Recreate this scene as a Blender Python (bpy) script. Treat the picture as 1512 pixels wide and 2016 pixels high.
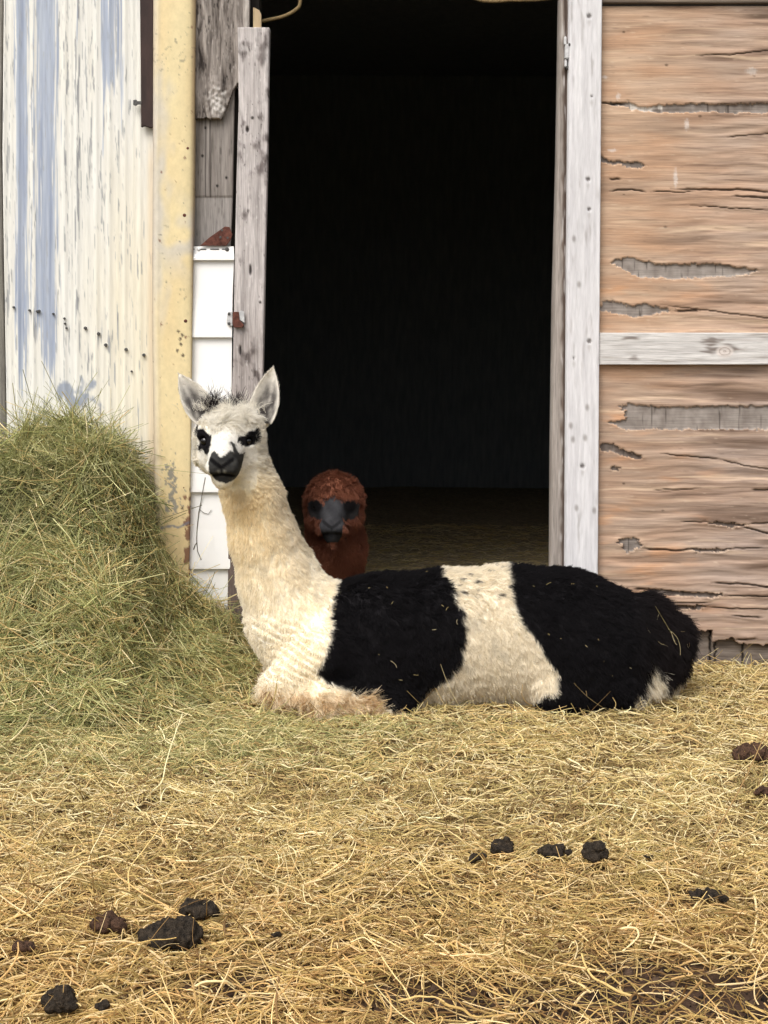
import bpy, bmesh, math, random
import numpy as np
from mathutils import Matrix, Vector, Euler

random.seed(7)
rng = np.random.default_rng(11)
scene = bpy.context.scene
for _o in list(bpy.data.objects):
    bpy.data.objects.remove(_o)

# ------------------------------------------------------------------ camera
F_PX, W_PX, H_PX = 2927.0, 1512.0, 2016.0
PITCH, ROLL = math.radians(6.4), math.radians(0.25)
CAM = np.array([0.0, -4.4, 0.96])
cam_data = bpy.data.cameras.new('camera')
cam = bpy.data.objects.new('camera', cam_data)
scene.collection.objects.link(cam)
cam_data.sensor_fit = 'VERTICAL'
cam_data.sensor_height = 36.0
cam_data.lens = 36.0 * F_PX / H_PX
cam_data.clip_start, cam_data.clip_end = 0.05, 1000.0
_R = Matrix.Rotation(math.pi / 2 - PITCH, 4, 'X') @ Matrix.Rotation(ROLL, 4, 'Z')
cam.matrix_world = Matrix.Translation(Vector(CAM)) @ _R
scene.camera = cam
RM = np.array(_R.to_3x3())

# ------------------------------------------------------------------ sky, sun, exposure
SUN_EL, SUN_AZ = math.radians(52), math.radians(-28)      # azimuth measured from straight behind the camera
world = bpy.data.worlds.new('World')
scene.world = world
world.use_nodes = True
wn, wl = world.node_tree.nodes, world.node_tree.links
wn.clear()
sky = wn.new('ShaderNodeTexSky')
sky.sky_type = 'NISHITA'
sky.sun_disc = False
sky.sun_elevation = SUN_EL
sky.sun_rotation = math.pi - SUN_AZ
sky.air_density, sky.dust_density, sky.ozone_density = 1.0, 6.0, 0.6
hs = wn.new('ShaderNodeHueSaturation')
hs.inputs['Saturation'].default_value = 0.30            # cloud cover: a grey-white sky
bg = wn.new('ShaderNodeBackground')
bg.inputs['Strength'].default_value = 0.13
wo = wn.new('ShaderNodeOutputWorld')
wl.new(sky.outputs[0], hs.inputs['Color'])
wl.new(hs.outputs[0], bg.inputs['Color'])
wl.new(bg.outputs[0], wo.inputs['Surface'])
sd = bpy.data.lights.new('sun', 'SUN')
sd.energy, sd.angle, sd.color = 1.4, math.radians(35), (1.0, 0.95, 0.87)
sun = bpy.data.objects.new('sun', sd)
scene.collection.objects.link(sun)
# light comes from (sin az, -cos az) behind the camera
_d = Vector((math.sin(SUN_AZ) * math.cos(SUN_EL), -math.cos(SUN_AZ) * math.cos(SUN_EL), math.sin(SUN_EL)))
sun.rotation_euler = _d.to_track_quat('Z', 'Y').to_euler()
vs = scene.view_settings
scene.display_settings.display_device = 'sRGB'
vs.view_transform = 'Standard'
vs.look = 'None'
vs.exposure, vs.gamma = 0.45, 1.0
scene.cycles.use_denoising = True
scene.cycles.max_bounces = 10
scene.cycles.diffuse_bounces = 8

# ------------------------------------------------------------------ helpers
def P(px, py, Y):
    """photo pixel -> world point on the plane y = Y (arrays allowed)"""
    px, py = np.asarray(px, float), np.asarray(py, float)
    px, py, Y = np.broadcast_arrays(px, py, np.asarray(Y, float))
    d = np.stack([(px - W_PX / 2) / F_PX, -(py - H_PX / 2) / F_PX, -np.ones_like(px)], -1) @ RM.T
    t = (Y - CAM[1]) / d[..., 1]
    return CAM + d * t[..., None]

def PG(px, py, z=0.0):
    """photo pixel -> world point on the ground plane"""
    d = RM @ np.array([(px - W_PX / 2) / F_PX, -(py - H_PX / 2) / F_PX, -1.0])
    return CAM + d * ((z - CAM[2]) / d[2])

def lin(r, g, b, k=1.0):
    c = np.array([r, g, b], float) / 255.0
    c = np.where(c <= 0.04045, c / 12.92, ((c + 0.055) / 1.055) ** 2.4)
    return (c * 0.86 + c.mean() * 0.14) * 0.86 * k

_perm = np.random.default_rng(3).permutation(256)
_perm = np.concatenate([_perm, _perm, _perm])
_gr = np.random.default_rng(4).normal(size=(256, 3))
_gr /= np.linalg.norm(_gr, axis=1)[:, None]
def noise(x, y, z=0.0):
    x, y, z = np.broadcast_arrays(np.asarray(x, float), np.asarray(y, float), np.asarray(z, float))
    xi, yi, zi = np.floor(x).astype(int), np.floor(y).astype(int), np.floor(z).astype(int)
    xf, yf, zf = x - xi, y - yi, z - zi
    xi, yi, zi = xi & 255, yi & 255, zi & 255
    u, v, w = [t * t * t * (t * (t * 6 - 15) + 10) for t in (xf, yf, zf)]
    def g(i, j, k):
        h = _perm[_perm[_perm[xi + i] + yi + j] + zi + k] & 255
        q = _gr[h]
        return q[..., 0] * (xf - i) + q[..., 1] * (yf - j) + q[..., 2] * (zf - k)
    a = g(0,0,0) * (1-u) + g(1,0,0) * u
    b = g(0,1,0) * (1-u) + g(1,1,0) * u
    c = g(0,0,1) * (1-u) + g(1,0,1) * u
    d = g(0,1,1) * (1-u) + g(1,1,1) * u
    return ((a * (1-v) + b * v) * (1-w) + (c * (1-v) + d * v) * w) * 1.5

def fbm(x, y, z=0.0, n=4):
    s, a, f = 0.0, 1.0, 1.0
    for i in range(n):
        s = s + a * noise(x * f + i * 17.3, y * f + i * 9.1, z * f + i * 3.7)
        a *= 0.5
        f *= 2.03
    return s / 1.6

def sstep(a, b, x):
    t = np.clip((x - a) / (b - a), 0, 1)
    return t * t * (3 - 2 * t)

def mixc(a, b, m):
    m = np.asarray(m)[..., None]
    return np.asarray(a) * (1 - m) + np.asarray(b) * m

def poly_sd(px, py, pts):
    """signed distance to a closed polygon, negative inside"""
    pts = np.asarray(pts, float)
    d = np.full(px.shape, 1e9)
    inside = np.zeros(px.shape, bool)
    n = len(pts)
    for i in range(n):
        (ax, ay), (bx, by) = pts[i], pts[(i + 1) % n]
        ex, ey = bx - ax, by - ay
        t = np.clip(((px - ax) * ex + (py - ay) * ey) / (ex * ex + ey * ey + 1e-12), 0, 1)
        d = np.minimum(d, (px - ax - t * ex) ** 2 + (py - ay - t * ey) ** 2)
        c = ((ay > py) != (by > py)) & (px < ex * (py - ay) / (ey if ey else 1e-12) + ax)
        inside ^= c
    d = np.sqrt(d)
    return np.where(inside, -d, d)

def line_d(px, py, pts):
    """distance to an open polyline and the position 0..1 along it"""
    pts = np.asarray(pts, float)
    d = np.full(px.shape, 1e9)
    s = np.zeros(px.shape)
    n = len(pts) - 1
    for i in range(n):
        (ax, ay), (bx, by) = pts[i], pts[i + 1]
        ex, ey = bx - ax, by - ay
        t = np.clip(((px - ax) * ex + (py - ay) * ey) / (ex * ex + ey * ey + 1e-12), 0, 1)
        q = np.hypot(px - ax - t * ex, py - ay - t * ey)
        s = np.where(q < d, (i + t) / n, s)
        d = np.minimum(d, q)
    return d, s

COL = scene.collection
def tag(o, label=None, cat=None, group=None, kind=None):
    for k, v in (('label', label), ('category', cat), ('group', group), ('kind', kind)):
        if v:
            o[k] = v
    return o

def thing(name, loc, label, cat, group=None):
    o = bpy.data.objects.new(name, None)
    COL.objects.link(o)
    o.location = loc
    o.empty_display_size = 0.1
    return tag(o, label, cat, group)

def attach(o, parent):
    if parent is not None:
        o.parent = parent
        t = Vector((0, 0, 0))
        q = parent
        while q is not None:
            if q.type == 'EMPTY':
                t += Vector(q.location)
            q = q.parent
        if parent.type == 'EMPTY':
            o.matrix_parent_inverse = Matrix.Translation(-t)
        else:
            o.matrix_parent_inverse = Matrix.Identity(4)
    return o

def mesh_obj(name, verts, faces, mat, parent=None, col=None, smooth=True):
    me = bpy.data.meshes.new(name)
    verts = np.asarray(verts, float)
    if isinstance(faces, np.ndarray) and faces.ndim == 2:
        n, k = faces.shape
        me.vertices.add(len(verts))
        me.vertices.foreach_set('co', verts.astype(np.float32).ravel())
        me.loops.add(n * k)
        me.loops.foreach_set('vertex_index', faces.astype(np.int32).ravel())
        me.polygons.add(n)
        me.polygons.foreach_set('loop_start', np.arange(0, n * k, k, dtype=np.int32))
        me.update(calc_edges=True)
    else:
        me.from_pydata([tuple(v) for v in verts], [], [tuple(f) for f in faces])
        me.update()
    if smooth:
        me.polygons.foreach_set('use_smooth', np.ones(len(me.polygons), bool))
    if col is not None:
        a = me.attributes.new('col', 'FLOAT_COLOR', 'POINT')
        c4 = np.ones((len(verts), 4), np.float32)
        c4[:, :3] = col
        a.data.foreach_set('color', c4.ravel())
    me.materials.append(mat)
    o = bpy.data.objects.new(name, me)
    COL.objects.link(o)
    return attach(o, parent)

def bm_obj(name, bm, mat, parent=None, smooth=False):
    me = bpy.data.meshes.new(name)
    bm.normal_update()
    bm.to_mesh(me)
    bm.free()
    me.materials.append(mat)
    if smooth:
        me.polygons.foreach_set('use_smooth', np.ones(len(me.polygons), bool))
    o = bpy.data.objects.new(name, me)
    COL.objects.link(o)
    return attach(o, parent)

def box_bm(x0, x1, y0, y1, z0, z1, bevel=0.0, bm=None):
    bm = bm or bmesh.new()
    vs_ = [bm.verts.new((x, y, z)) for z in (z0, z1) for y in (y0, y1) for x in (x0, x1)]
    for f in ((0,2,3,1), (4,5,7,6), (0,1,5,4), (1,3,7,5), (3,2,6,7), (2,0,4,6)):
        bm.faces.new([vs_[i] for i in f])
    if bevel:
        bmesh.ops.bevel(bm, geom=list(bm.edges), offset=bevel, segments=2, affect='EDGES')
    return bm

def tube_bm(pts, r, n=8, bm=None, r1=None):
    bm = bm or bmesh.new()
    pts = [Vector(p) for p in pts]
    rings = []
    for i, p in enumerate(pts):
        t = (pts[min(i + 1, len(pts) - 1)] - pts[max(i - 1, 0)]).normalized()
        a = t.orthogonal().normalized() if i == 0 else (rings_a - t * rings_a.dot(t)).normalized()
        rings_a = a
        b = t.cross(a)
        rr = r if r1 is None else r + (r1 - r) * i / max(len(pts) - 1, 1)
        rings.append([bm.verts.new(p + (a * math.cos(k * 2 * math.pi / n) + b * math.sin(k * 2 * math.pi / n)) * rr) for k in range(n)])
    for i in range(len(rings) - 1):
        for k in range(n):
            bm.faces.new((rings[i][k], rings[i][(k + 1) % n], rings[i + 1][(k + 1) % n], rings[i + 1][k]))
    bm.faces.new(list(reversed(rings[0])))
    bm.faces.new(rings[-1])
    return bm

# ------------------------------------------------------------------ materials
def new_mat(name, rough=0.8, spec=0.3):
    m = bpy.data.materials.new(name)
    m.use_nodes = True
    b = m.node_tree.nodes['Principled BSDF']
    b.inputs['Roughness'].default_value = rough
    b.inputs['Specular IOR Level'].default_value = spec
    return m, m.node_tree.nodes, m.node_tree.links, b

def attr_mat(name, rough=0.8, spec=0.25, grain=(30, 30, 30), gamt=0.25, bump=0.3, bdist=0.002, metal=0.0):
    """colour from the painted/worn 'col' attribute, times a fine procedural grain"""
    m, n, l, b = new_mat(name, rough, spec)
    at = n.new('ShaderNodeAttribute'); at.attribute_name = 'col'
    tc = n.new('ShaderNodeTexCoord')
    mp = n.new('ShaderNodeMapping'); mp.inputs['Scale'].default_value = grain
    nz = n.new('ShaderNodeTexNoise'); nz.inputs['Scale'].default_value = 1.0; nz.inputs['Detail'].default_value = 6; nz.inputs['Roughness'].default_value = 0.65
    mr = n.new('ShaderNodeMapRange'); mr.inputs['From Min'].default_value = 0.3; mr.inputs['From Max'].default_value = 0.7
    mr.inputs['To Min'].default_value = 1 - gamt; mr.inputs['To Max'].default_value = 1 + gamt * 0.6
    mx = n.new('ShaderNodeVectorMath'); mx.operation = 'MULTIPLY'
    bp = n.new('ShaderNodeBump'); bp.inputs['Strength'].default_value = bump; bp.inputs['Distance'].default_value = bdist
    l.new(tc.outputs['Object'], mp.inputs['Vector']); l.new(mp.outputs[0], nz.inputs['Vector'])
    l.new(nz.outputs['Fac'], mr.inputs['Value'])
    l.new(at.outputs['Color'], mx.inputs[0]); l.new(mr.outputs[0], mx.inputs[1])
    l.new(mx.outputs[0], b.inputs['Base Color'])
    l.new(nz.outputs['Fac'], bp.inputs['Height']); l.new(bp.outputs[0], b.inputs['Normal'])
    b.inputs['Metallic'].default_value = metal
    return m

def noise_mat(name, c1, c2, scale=(20, 20, 20), rough=0.8, spec=0.3, bump=0.3, bdist=0.003, metal=0.0):
    m, n, l, b = new_mat(name, rough, spec)
    tc = n.new('ShaderNodeTexCoord')
    mp = n.new('ShaderNodeMapping'); mp.inputs['Scale'].default_value = scale
    nz = n.new('ShaderNodeTexNoise'); nz.inputs['Scale'].default_value = 1.0; nz.inputs['Detail'].default_value = 7; nz.inputs['Roughness'].default_value = 0.65
    cr = n.new('ShaderNodeValToRGB')
    cr.color_ramp.elements[0].position, cr.color_ramp.elements[1].position = 0.32, 0.68
    cr.color_ramp.elements[0].color = (*c1, 1); cr.color_ramp.elements[1].color = (*c2, 1)
    bp = n.new('ShaderNodeBump'); bp.inputs['Strength'].default_value = bump; bp.inputs['Distance'].default_value = bdist
    l.new(tc.outputs['Object'], mp.inputs['Vector']); l.new(mp.outputs[0], nz.inputs['Vector'])
    l.new(nz.outputs['Fac'], cr.inputs['Fac']); l.new(cr.outputs[0], b.inputs['Base Color'])
    l.new(nz.outputs['Fac'], bp.inputs['Height']); l.new(bp.outputs[0], b.inputs['Normal'])
    b.inputs['Metallic'].default_value = metal
    return m

def strand_mat(name, rough=0.6, spec=0.25, transl=0.0):
    m, n, l, b = new_mat(name, rough, spec)
    at = n.new('ShaderNodeAttribute'); at.attribute_name = 'col'
    l.new(at.outputs['Color'], b.inputs['Base Color'])
    if transl:
        tr = n.new('ShaderNodeBsdfTranslucent'); mx = n.new('ShaderNodeMixShader'); mx.inputs[0].default_value = transl
        out = n['Material Output']
        l.new(at.outputs['Color'], tr.inputs['Color'])
        l.new(b.outputs[0], mx.inputs[1]); l.new(tr.outputs[0], mx.inputs[2]); l.new(mx.outputs[0], out.inputs['Surface'])
    return m

M_ply = attr_mat('weathered plywood', 0.85, 0.15, (9, 60, 260), 0.26, 0.6, 0.0015)
M_board = attr_mat('weathered board', 0.85, 0.15, (260, 60, 14), 0.36, 0.7, 0.002)
M_post = attr_mat('bleached post', 0.85, 0.15, (150, 60, 14), 0.16, 0.4, 0.0015)
M_rail = attr_mat('grey sawn rail', 0.85, 0.15, (12, 60, 260), 0.34, 0.6, 0.0015)
M_sheet = attr_mat('flaking painted steel', 0.5, 0.35, (160, 60, 10), 0.12, 0.15, 0.001)
M_trim = attr_mat('flaking yellow paint', 0.55, 0.35, (60, 60, 45), 0.10, 0.15, 0.001)
M_ground = attr_mat('trodden soil', 0.95, 0.1, (45, 45, 45), 0.45, 0.8, 0.01)
M_skin = attr_mat('animal skin', 0.9, 0.1, (90, 90, 90), 0.2, 0.2, 0.002)
M_siding = noise_mat('white vinyl siding', (0.80, 0.80, 0.80), (0.87, 0.865, 0.85), (6, 6, 3), 0.45, 0.4, 0.05)
M_dark = noise_mat('old dark barn timber', (0.19, 0.205, 0.225), (0.28, 0.30, 0.325), (40, 40, 6), 0.9, 0.1)
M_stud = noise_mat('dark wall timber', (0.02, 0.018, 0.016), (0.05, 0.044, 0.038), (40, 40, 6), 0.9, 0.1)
M_rust = noise_mat('rusty iron', lin(72, 40, 32), lin(122, 72, 58), (90, 90, 90), 0.8, 0.2)
M_iron = noise_mat('brown painted iron', lin(48, 34, 32), lin(70, 50, 46), (40, 40, 12), 0.7, 0.3)
M_galv = noise_mat('galvanised steel', (0.45, 0.45, 0.46), (0.72, 0.72, 0.72), (70, 70, 70), 0.4, 0.5, 0.1, 0.001, 0.3)
M_screw = noise_mat('dull screw heads', (0.03, 0.03, 0.032), (0.10, 0.095, 0.09), (200, 200, 200), 0.6, 0.4)
M_rope = noise_mat('hemp rope', lin(110, 92, 60), lin(170, 146, 100), (150, 150, 150), 0.9, 0.1)
M_shim = noise_mat('bare pine', lin(175, 150, 112), lin(205, 182, 142), (120, 40, 12), 0.8, 0.2)
M_twig = noise_mat('grey twig', lin(80, 76, 68), lin(140, 134, 120), (90, 90, 90), 0.9, 0.1)
M_dung = noise_mat('dark dung', lin(24, 21, 18), lin(78, 66, 52), (110, 110, 110), 0.8, 0.2, 1.0, 0.012)
M_dungb = noise_mat('brown dung', lin(46, 32, 24), lin(112, 80, 58), (110, 110, 110), 0.85, 0.2, 1.0, 0.012)
M_eye, _n, _l, _b = new_mat('wet dark eye', 0.08, 0.6)
_b.inputs['Base Color'].default_value = (0.006, 0.005, 0.005, 1)
M_hay = strand_mat('hay stems', 0.55, 0.3, 0.2)
M_fleece = strand_mat('fleece fibre', 0.75, 0.10, 0.40)
M_mound = attr_mat('packed hay core', 0.95, 0.05, (60, 60, 60), 0.5, 0.8, 0.01)

# ------------------------------------------------------------------ relief panels (real depth on a fine grid)
def interp_edge(pts):
    ys, xs = [p[1] for p in pts], [p[0] for p in pts]
    return lambda y: np.interp(y, ys, xs)

def relief(name, parent, mat, left, right, y0, y1, Y, hf, cf, step=1.8, thick=0.018, keep=None, stepy=None):
    """left/right: polylines [(px,py)...]; hf(px,py) metres proud of the plane; cf(px,py) linear colour"""
    stepy = stepy or step
    L, Rr = interp_edge(left), interp_edge(right)
    ny = int(abs(y1 - y0) / stepy) + 2
    nx = int(np.mean(Rr(np.linspace(y0, y1, 9)) - L(np.linspace(y0, y1, 9))) / step) + 2
    yy = np.linspace(y0, y1, ny)
    u = np.linspace(0, 1, nx)
    px = L(yy)[:, None] * (1 - u) + Rr(yy)[:, None] * u
    py = np.repeat(yy[:, None], nx, 1)
    p = P(px, py, Y)
    h = hf(px, py)
    p[..., 1] = Y - h
    c = cf(px, py)
    idx = np.arange(ny * nx).reshape(ny, nx)
    q = np.stack([idx[:-1, :-1], idx[1:, :-1], idx[1:, 1:], idx[:-1, 1:]], -1)
    if keep is not None:
        k = keep(px, py)
        kq = k[:-1, :-1] & k[1:, :-1] & k[1:, 1:] & k[:-1, 1:]
        q = q[kq]
    q = q.reshape(-1, 4)
    # boundary skirt back to the panel's rear
    e = np.concatenate([q[:, [0, 1]], q[:, [1, 2]], q[:, [2, 3]], q[:, [3, 0]]])
    key = np.sort(e, 1)
    key = key[:, 0].astype(np.int64) * (ny * nx) + key[:, 1]
    uq, inv, cnt = np.unique(key, return_inverse=True, return_counts=True)
    be = e[cnt[inv] == 1]
    v = p.reshape(-1, 3)
    cc = c.reshape(-1, 3)
    bi = np.unique(be)
    mp = np.full(ny * nx, -1)
    mp[bi] = np.arange(len(bi)) + ny * nx
    vb = v[bi].copy()
    vb[:, 1] = Y + thick
    sk = np.stack([be[:, 1], be[:, 0], mp[be[:, 0]], mp[be[:, 1]]], -1)
    v2 = np.concatenate([v, vb]); c2 = np.concatenate([cc, cc[bi] * 0.9])
    f = np.concatenate([q, sk])
    used = np.unique(f)
    re = np.full(len(v2), -1); re[used] = np.arange(len(used))
    return mesh_obj(name, v2[used], re[f], mat, parent, c2[used])

def wood_grain(px, py, vertical=True, s=1.0):
    if vertical:
        return fbm(px / (9 * s) + 0.6 * noise(px / 60, py / 160), py / (260 * s), 1.3, 4)
    return fbm(px / (260 * s), py / (9 * s) + 0.6 * noise(px / 160, py / 60), 1.3, 4)

# =================================================================== BARN
barn = thing('barn', (0.3, 2.3, 0.0), 'weathered wooden barn with an open dark doorway and a peeling plywood front', 'barn')

# ---- peeling plywood to the right of the doorway
PEEL = [  # polygons in photo pixels: places where the face veneer has come off
    [(1188,203),(1240,200),(1262,212),(1300,206),(1400,205),(1512,204),(1720,203),(1720,223),(1512,223),(1400,221),(1310,222),(1262,219),(1236,212)],
    [(1180,306),(1192,312),(1200,318),(1262,320),(1271,327),(1262,331),(1210,323),(1180,320)],
    [(1203,519),(1215,509),(1240,506),(1262,512),(1290,521),(1400,520),(1440,524),(1498,532),(1470,541),(1400,546),(1320,549),(1250,545),(1228,530)],
    [(1182,592),(1205,593),(1240,602),(1270,599),(1325,610),(1290,618),(1262,624),(1225,620),(1182,612)],
    [(1222,800),(1240,795),(1300,802),(1420,800),(1720,800),(1720,843),(1512,845),(1400,845),(1300,846),(1236,845),(1194,833),(1232,829),(1232,815)],
    [(1182,871),(1205,874),(1228,886),(1262,897),(1264,903),(1250,903),(1215,893),(1182,886)],
    [(1203,919),(1218,919),(1219,926),(1204,926)],
    [(1217,1063),(1232,1058),(1252,1060),(1264,1076),(1250,1082),(1238,1089),(1228,1080)],
    [(1390,1030),(1430,1028),(1475,1034),(1440,1040)],
    [(1278,1160),(1340,1164),(1425,1170),(1400,1178),(1330,1172),(1285,1172)],
    [(1325,1193),(1390,1193),(1382,1199),(1330,1200)],
    [(1365,1080),(1440,1080),(1420,1088),(1368,1087)],
]
PEEL_GREY = [0.45, 0.2, 0.7, 0.55, 0.62, 0.12, 0.05, 0.35, 0.08, 0.12, 0.05, 0.10]
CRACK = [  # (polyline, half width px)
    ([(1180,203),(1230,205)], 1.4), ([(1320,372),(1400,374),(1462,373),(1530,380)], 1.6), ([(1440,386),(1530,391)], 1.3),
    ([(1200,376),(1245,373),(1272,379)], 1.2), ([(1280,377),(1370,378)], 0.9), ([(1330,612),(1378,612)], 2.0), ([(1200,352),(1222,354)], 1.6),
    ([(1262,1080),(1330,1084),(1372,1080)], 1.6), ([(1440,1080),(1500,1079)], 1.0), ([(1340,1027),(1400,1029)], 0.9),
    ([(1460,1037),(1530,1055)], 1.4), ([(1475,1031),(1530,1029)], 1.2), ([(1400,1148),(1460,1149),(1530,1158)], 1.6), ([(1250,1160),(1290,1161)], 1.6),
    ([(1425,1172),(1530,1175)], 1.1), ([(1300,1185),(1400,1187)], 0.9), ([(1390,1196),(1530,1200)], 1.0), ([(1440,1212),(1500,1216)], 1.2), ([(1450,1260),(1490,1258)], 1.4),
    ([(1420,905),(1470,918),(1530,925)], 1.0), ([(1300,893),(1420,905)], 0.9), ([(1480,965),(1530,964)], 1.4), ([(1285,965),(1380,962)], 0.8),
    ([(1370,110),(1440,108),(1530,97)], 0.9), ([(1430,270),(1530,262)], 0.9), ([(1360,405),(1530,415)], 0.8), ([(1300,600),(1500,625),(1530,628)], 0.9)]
def ply_fields(px, py):
    jx = px + 9 * noise(px / 9, py / 5, 2.2) + 5 * noise(px / 3.5, py / 3.5, 6.2)
    jy = py + 3.4 * noise(px / 13, py / 9, 7.7) + 2.6 * noise(px / 5, py / 5, 1.1)
    peel = np.zeros(px.shape); grey = np.zeros(px.shape)
    for pl, gy in zip(PEEL, PEEL_GREY):
        m = sstep(1.2, -1.2, poly_sd(jx, jy, pl))
        grey = np.where(m > 0.02, gy, grey)
        peel = np.maximum(peel, m)
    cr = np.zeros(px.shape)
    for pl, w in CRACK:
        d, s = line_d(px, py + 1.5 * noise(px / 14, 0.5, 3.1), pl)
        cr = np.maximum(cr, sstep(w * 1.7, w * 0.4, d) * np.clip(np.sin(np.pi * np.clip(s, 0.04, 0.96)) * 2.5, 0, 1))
    return peel, grey, cr

def ply_h(px, py):
    peel, grey, cr = ply_fields(px, py)
    age = 0.35 + 0.65 * sstep(1200, 1420, px + 0.25 * (py - 600)) + 0.5 * sstep(850, 1200, py)
    wave = fbm(px / 230, py / 20 + 0.5 * noise(px / 120, py / 80, 4), 0.4, 3)
    rid = np.abs(noise(px / 300, py / 13, 8.2))
    h = 0.0060 * age * wave + 0.0022 * age * rid
    # lifted lips round the splits
    lip = np.zeros(px.shape)
    for pl, w in CRACK:
        d, s = line_d(px, py + 4.0, pl)
        lip = np.maximum(lip, np.exp(-(d / 7.0) ** 2) * np.sin(np.pi * np.clip(s, 0.02, 0.98)))
    for pl in PEEL:
        lip = np.maximum(lip, np.exp(-(poly_sd(px, py + 3, pl) / 6.0) ** 2) * 0.8)
    h = h + 0.0028 * lip * age
    under = -0.0045 + 0.0012 * noise(px / 12, py / 60, 5.5)
    h = h * (1 - peel) + under * peel
    return h - 0.006 * cr

def ply_c(px, py):
    peel, grey, cr = ply_fields(px, py)
    a, b_, g_ = lin(202, 160, 126), lin(216, 180, 146), lin(178, 156, 142)
    low = sstep(700, 800, py)
    s1 = fbm(px / 260, py / 11 + 0.5 * noise(px / 90, py / 60, 2), 3.3, 4)
    s2 = fbm(px / 170, py / 34, 6.1, 3)
    c = mixc(a, b_, sstep(-0.3, 0.5, s2))
    c = mixc(c, g_, np.clip(0.10 + 0.42 * sstep(1240, 1480, px) + 0.5 * s2 + 0.28 * low, 0, 1))
    c = c * (1 - 0.08 * low[..., None])
    dk = sstep(0.14, 0.6, s1) * (0.35 + 0.65 * sstep(1220, 1420, px))
    c = mixc(c, lin(112, 88, 74), 0.8 * dk)
    s3 = fbm(px / 260, py / 30 + 0.4 * noise(px / 200, py / 90, 6), 13.3, 3)
    c = mixc(c, lin(122, 98, 82), 0.85 * sstep(0.02, 0.42, s3) * (0.25 + 0.75 * sstep(1210, 1460, px)))
    c = mixc(c, lin(238, 206, 172), 0.6 * sstep(0.2, 0.6, -s1))
    # weather-bleached and orange patches
    c = mixc(c, lin(226, 160, 104), 0.5 * sstep(0.1, 0.6, fbm(px / 90, py / 25, 9.4, 3)) * sstep(420, 520, py) * sstep(1480, 1300, px))
    for (x, y, r) in ((1310, 447, 5), (1312, 128, 5), (1228, 63, 4), (1378, 229, 5), (1305, 1005, 4), (1228, 952, 4), (1228, 383, 3), (1485, 150, 3)):
        c = mixc(c, lin(86, 66, 52), 0.8 * sstep(r, r * 0.4, np.hypot(px - x, (py - y) * 1.6)))
    for (x, y, w, hh) in ((1217, 190, 5, 8), (1205, 296, 12, 4), (1190, 152, 8, 4), (1330, 350, 5, 22), (1480, 140, 14, 8), (1352, 245, 6, 14)):
        c = mixc(c, lin(228, 216, 208), 0.7 * sstep(1.1, 0.3, np.hypot((px - x) / w, (py - y) / hh) + 0.5 * noise(px / 4, py / 4, 4)))
    # exposed inner ply: cross grain, grey
    xg = fbm(px / 18, py / 26, 2.7, 4) + 0.35 * fbm(px / 60, py / 5, 5.7, 3)
    vsl = sstep(0.42, 0.6, noise(px / 5, py / 60, 12.7))
    und = mixc(lin(98, 84, 76), lin(178, 168, 160), np.clip(grey + 0.45 * xg, 0, 1))
    und = mixc(und, lin(222, 214, 204), 0.85 * ((px > 1240) & (px < 1305) & (py < 240)) * sstep(-0.4, 0.1, xg))
    und = mixc(und, lin(66, 56, 50), 0.7 * vsl)
    c = mixc(c, lin(230, 200, 166), 0.5 * sstep(0.02, 0.3, peel) * (1 - sstep(0.5, 0.9, peel)))
    c = mixc(c, und, sstep(0.3, 0.7, peel))
    fl = fbm(px / 34, py / 2.6, 16.1, 3)
    c = mixc(c, lin(96, 74, 60), 0.35 * sstep(0.34, 0.62, fl) * (1 - peel))
    c = mixc(c, lin(236, 212, 184), 0.35 * sstep(0.36, 0.62, -fl) * (1 - peel))
    return mixc(c, lin(44, 34, 30), 0.9 * cr)  # splits coloured dark, standing in for the shade inside them

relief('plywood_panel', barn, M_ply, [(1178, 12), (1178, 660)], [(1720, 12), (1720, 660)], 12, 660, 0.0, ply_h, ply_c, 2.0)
BOT = [(1150,1262),(1355,1240),(1402,1243),(1403,1268),(1420,1262),(1440,1258),(1452,1268),(1475,1270),(1512,1272),(1720,1266)]
def ply_keep(px, py):
    e = np.interp(px, [p[0] for p in BOT], [p[1] for p in BOT]) + 5 * noise(px / 9, 0.5, 1.0)
    return py < e
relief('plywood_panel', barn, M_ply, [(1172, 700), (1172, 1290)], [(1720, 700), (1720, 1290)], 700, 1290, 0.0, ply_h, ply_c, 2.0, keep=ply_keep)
def sill_c(px, py):
    c = mixc(lin(96, 84, 76), lin(150, 138, 128), np.clip(0.5 + fbm(px / 60, py / 14, 2.1, 3), 0, 1))
    for x in (1408, 1462, 1398):
        c = mixc(c, lin(40, 34, 30), sstep(3, 1, np.abs(px - x - 3 * noise(py / 9, 1.0, x))))
    return c
def sill_h(px, py):
    h = 0.002 * fbm(px / 60, py / 12, 4.4, 3)
    for x in (1408, 1462, 1398):
        h = h - 0.006 * sstep(3, 1, np.abs(px - x - 3 * noise(py / 9, 1.0, x)))
    return h
relief('sill_board', barn, M_rail, [(1150, 1230), (1150, 1330)], [(1720, 1230), (1720, 1330)], 1230, 1330, 0.026, sill_h, sill_c, 2.4, thick=0.03)
# board above the upper plywood sheet
relief('header_board', barn, M_rail, [(1178, -90), (1178, 6)], [(1720, -90), (1720, 6)], -90, 6, -0.012, lambda x, y: 0.001 * wood_grain(x, y, False), lambda x, y: mixc(lin(110, 96, 84), lin(150, 136, 122), np.clip(0.5 + wood_grain(x, y, False), 0, 1)), 5)

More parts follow.
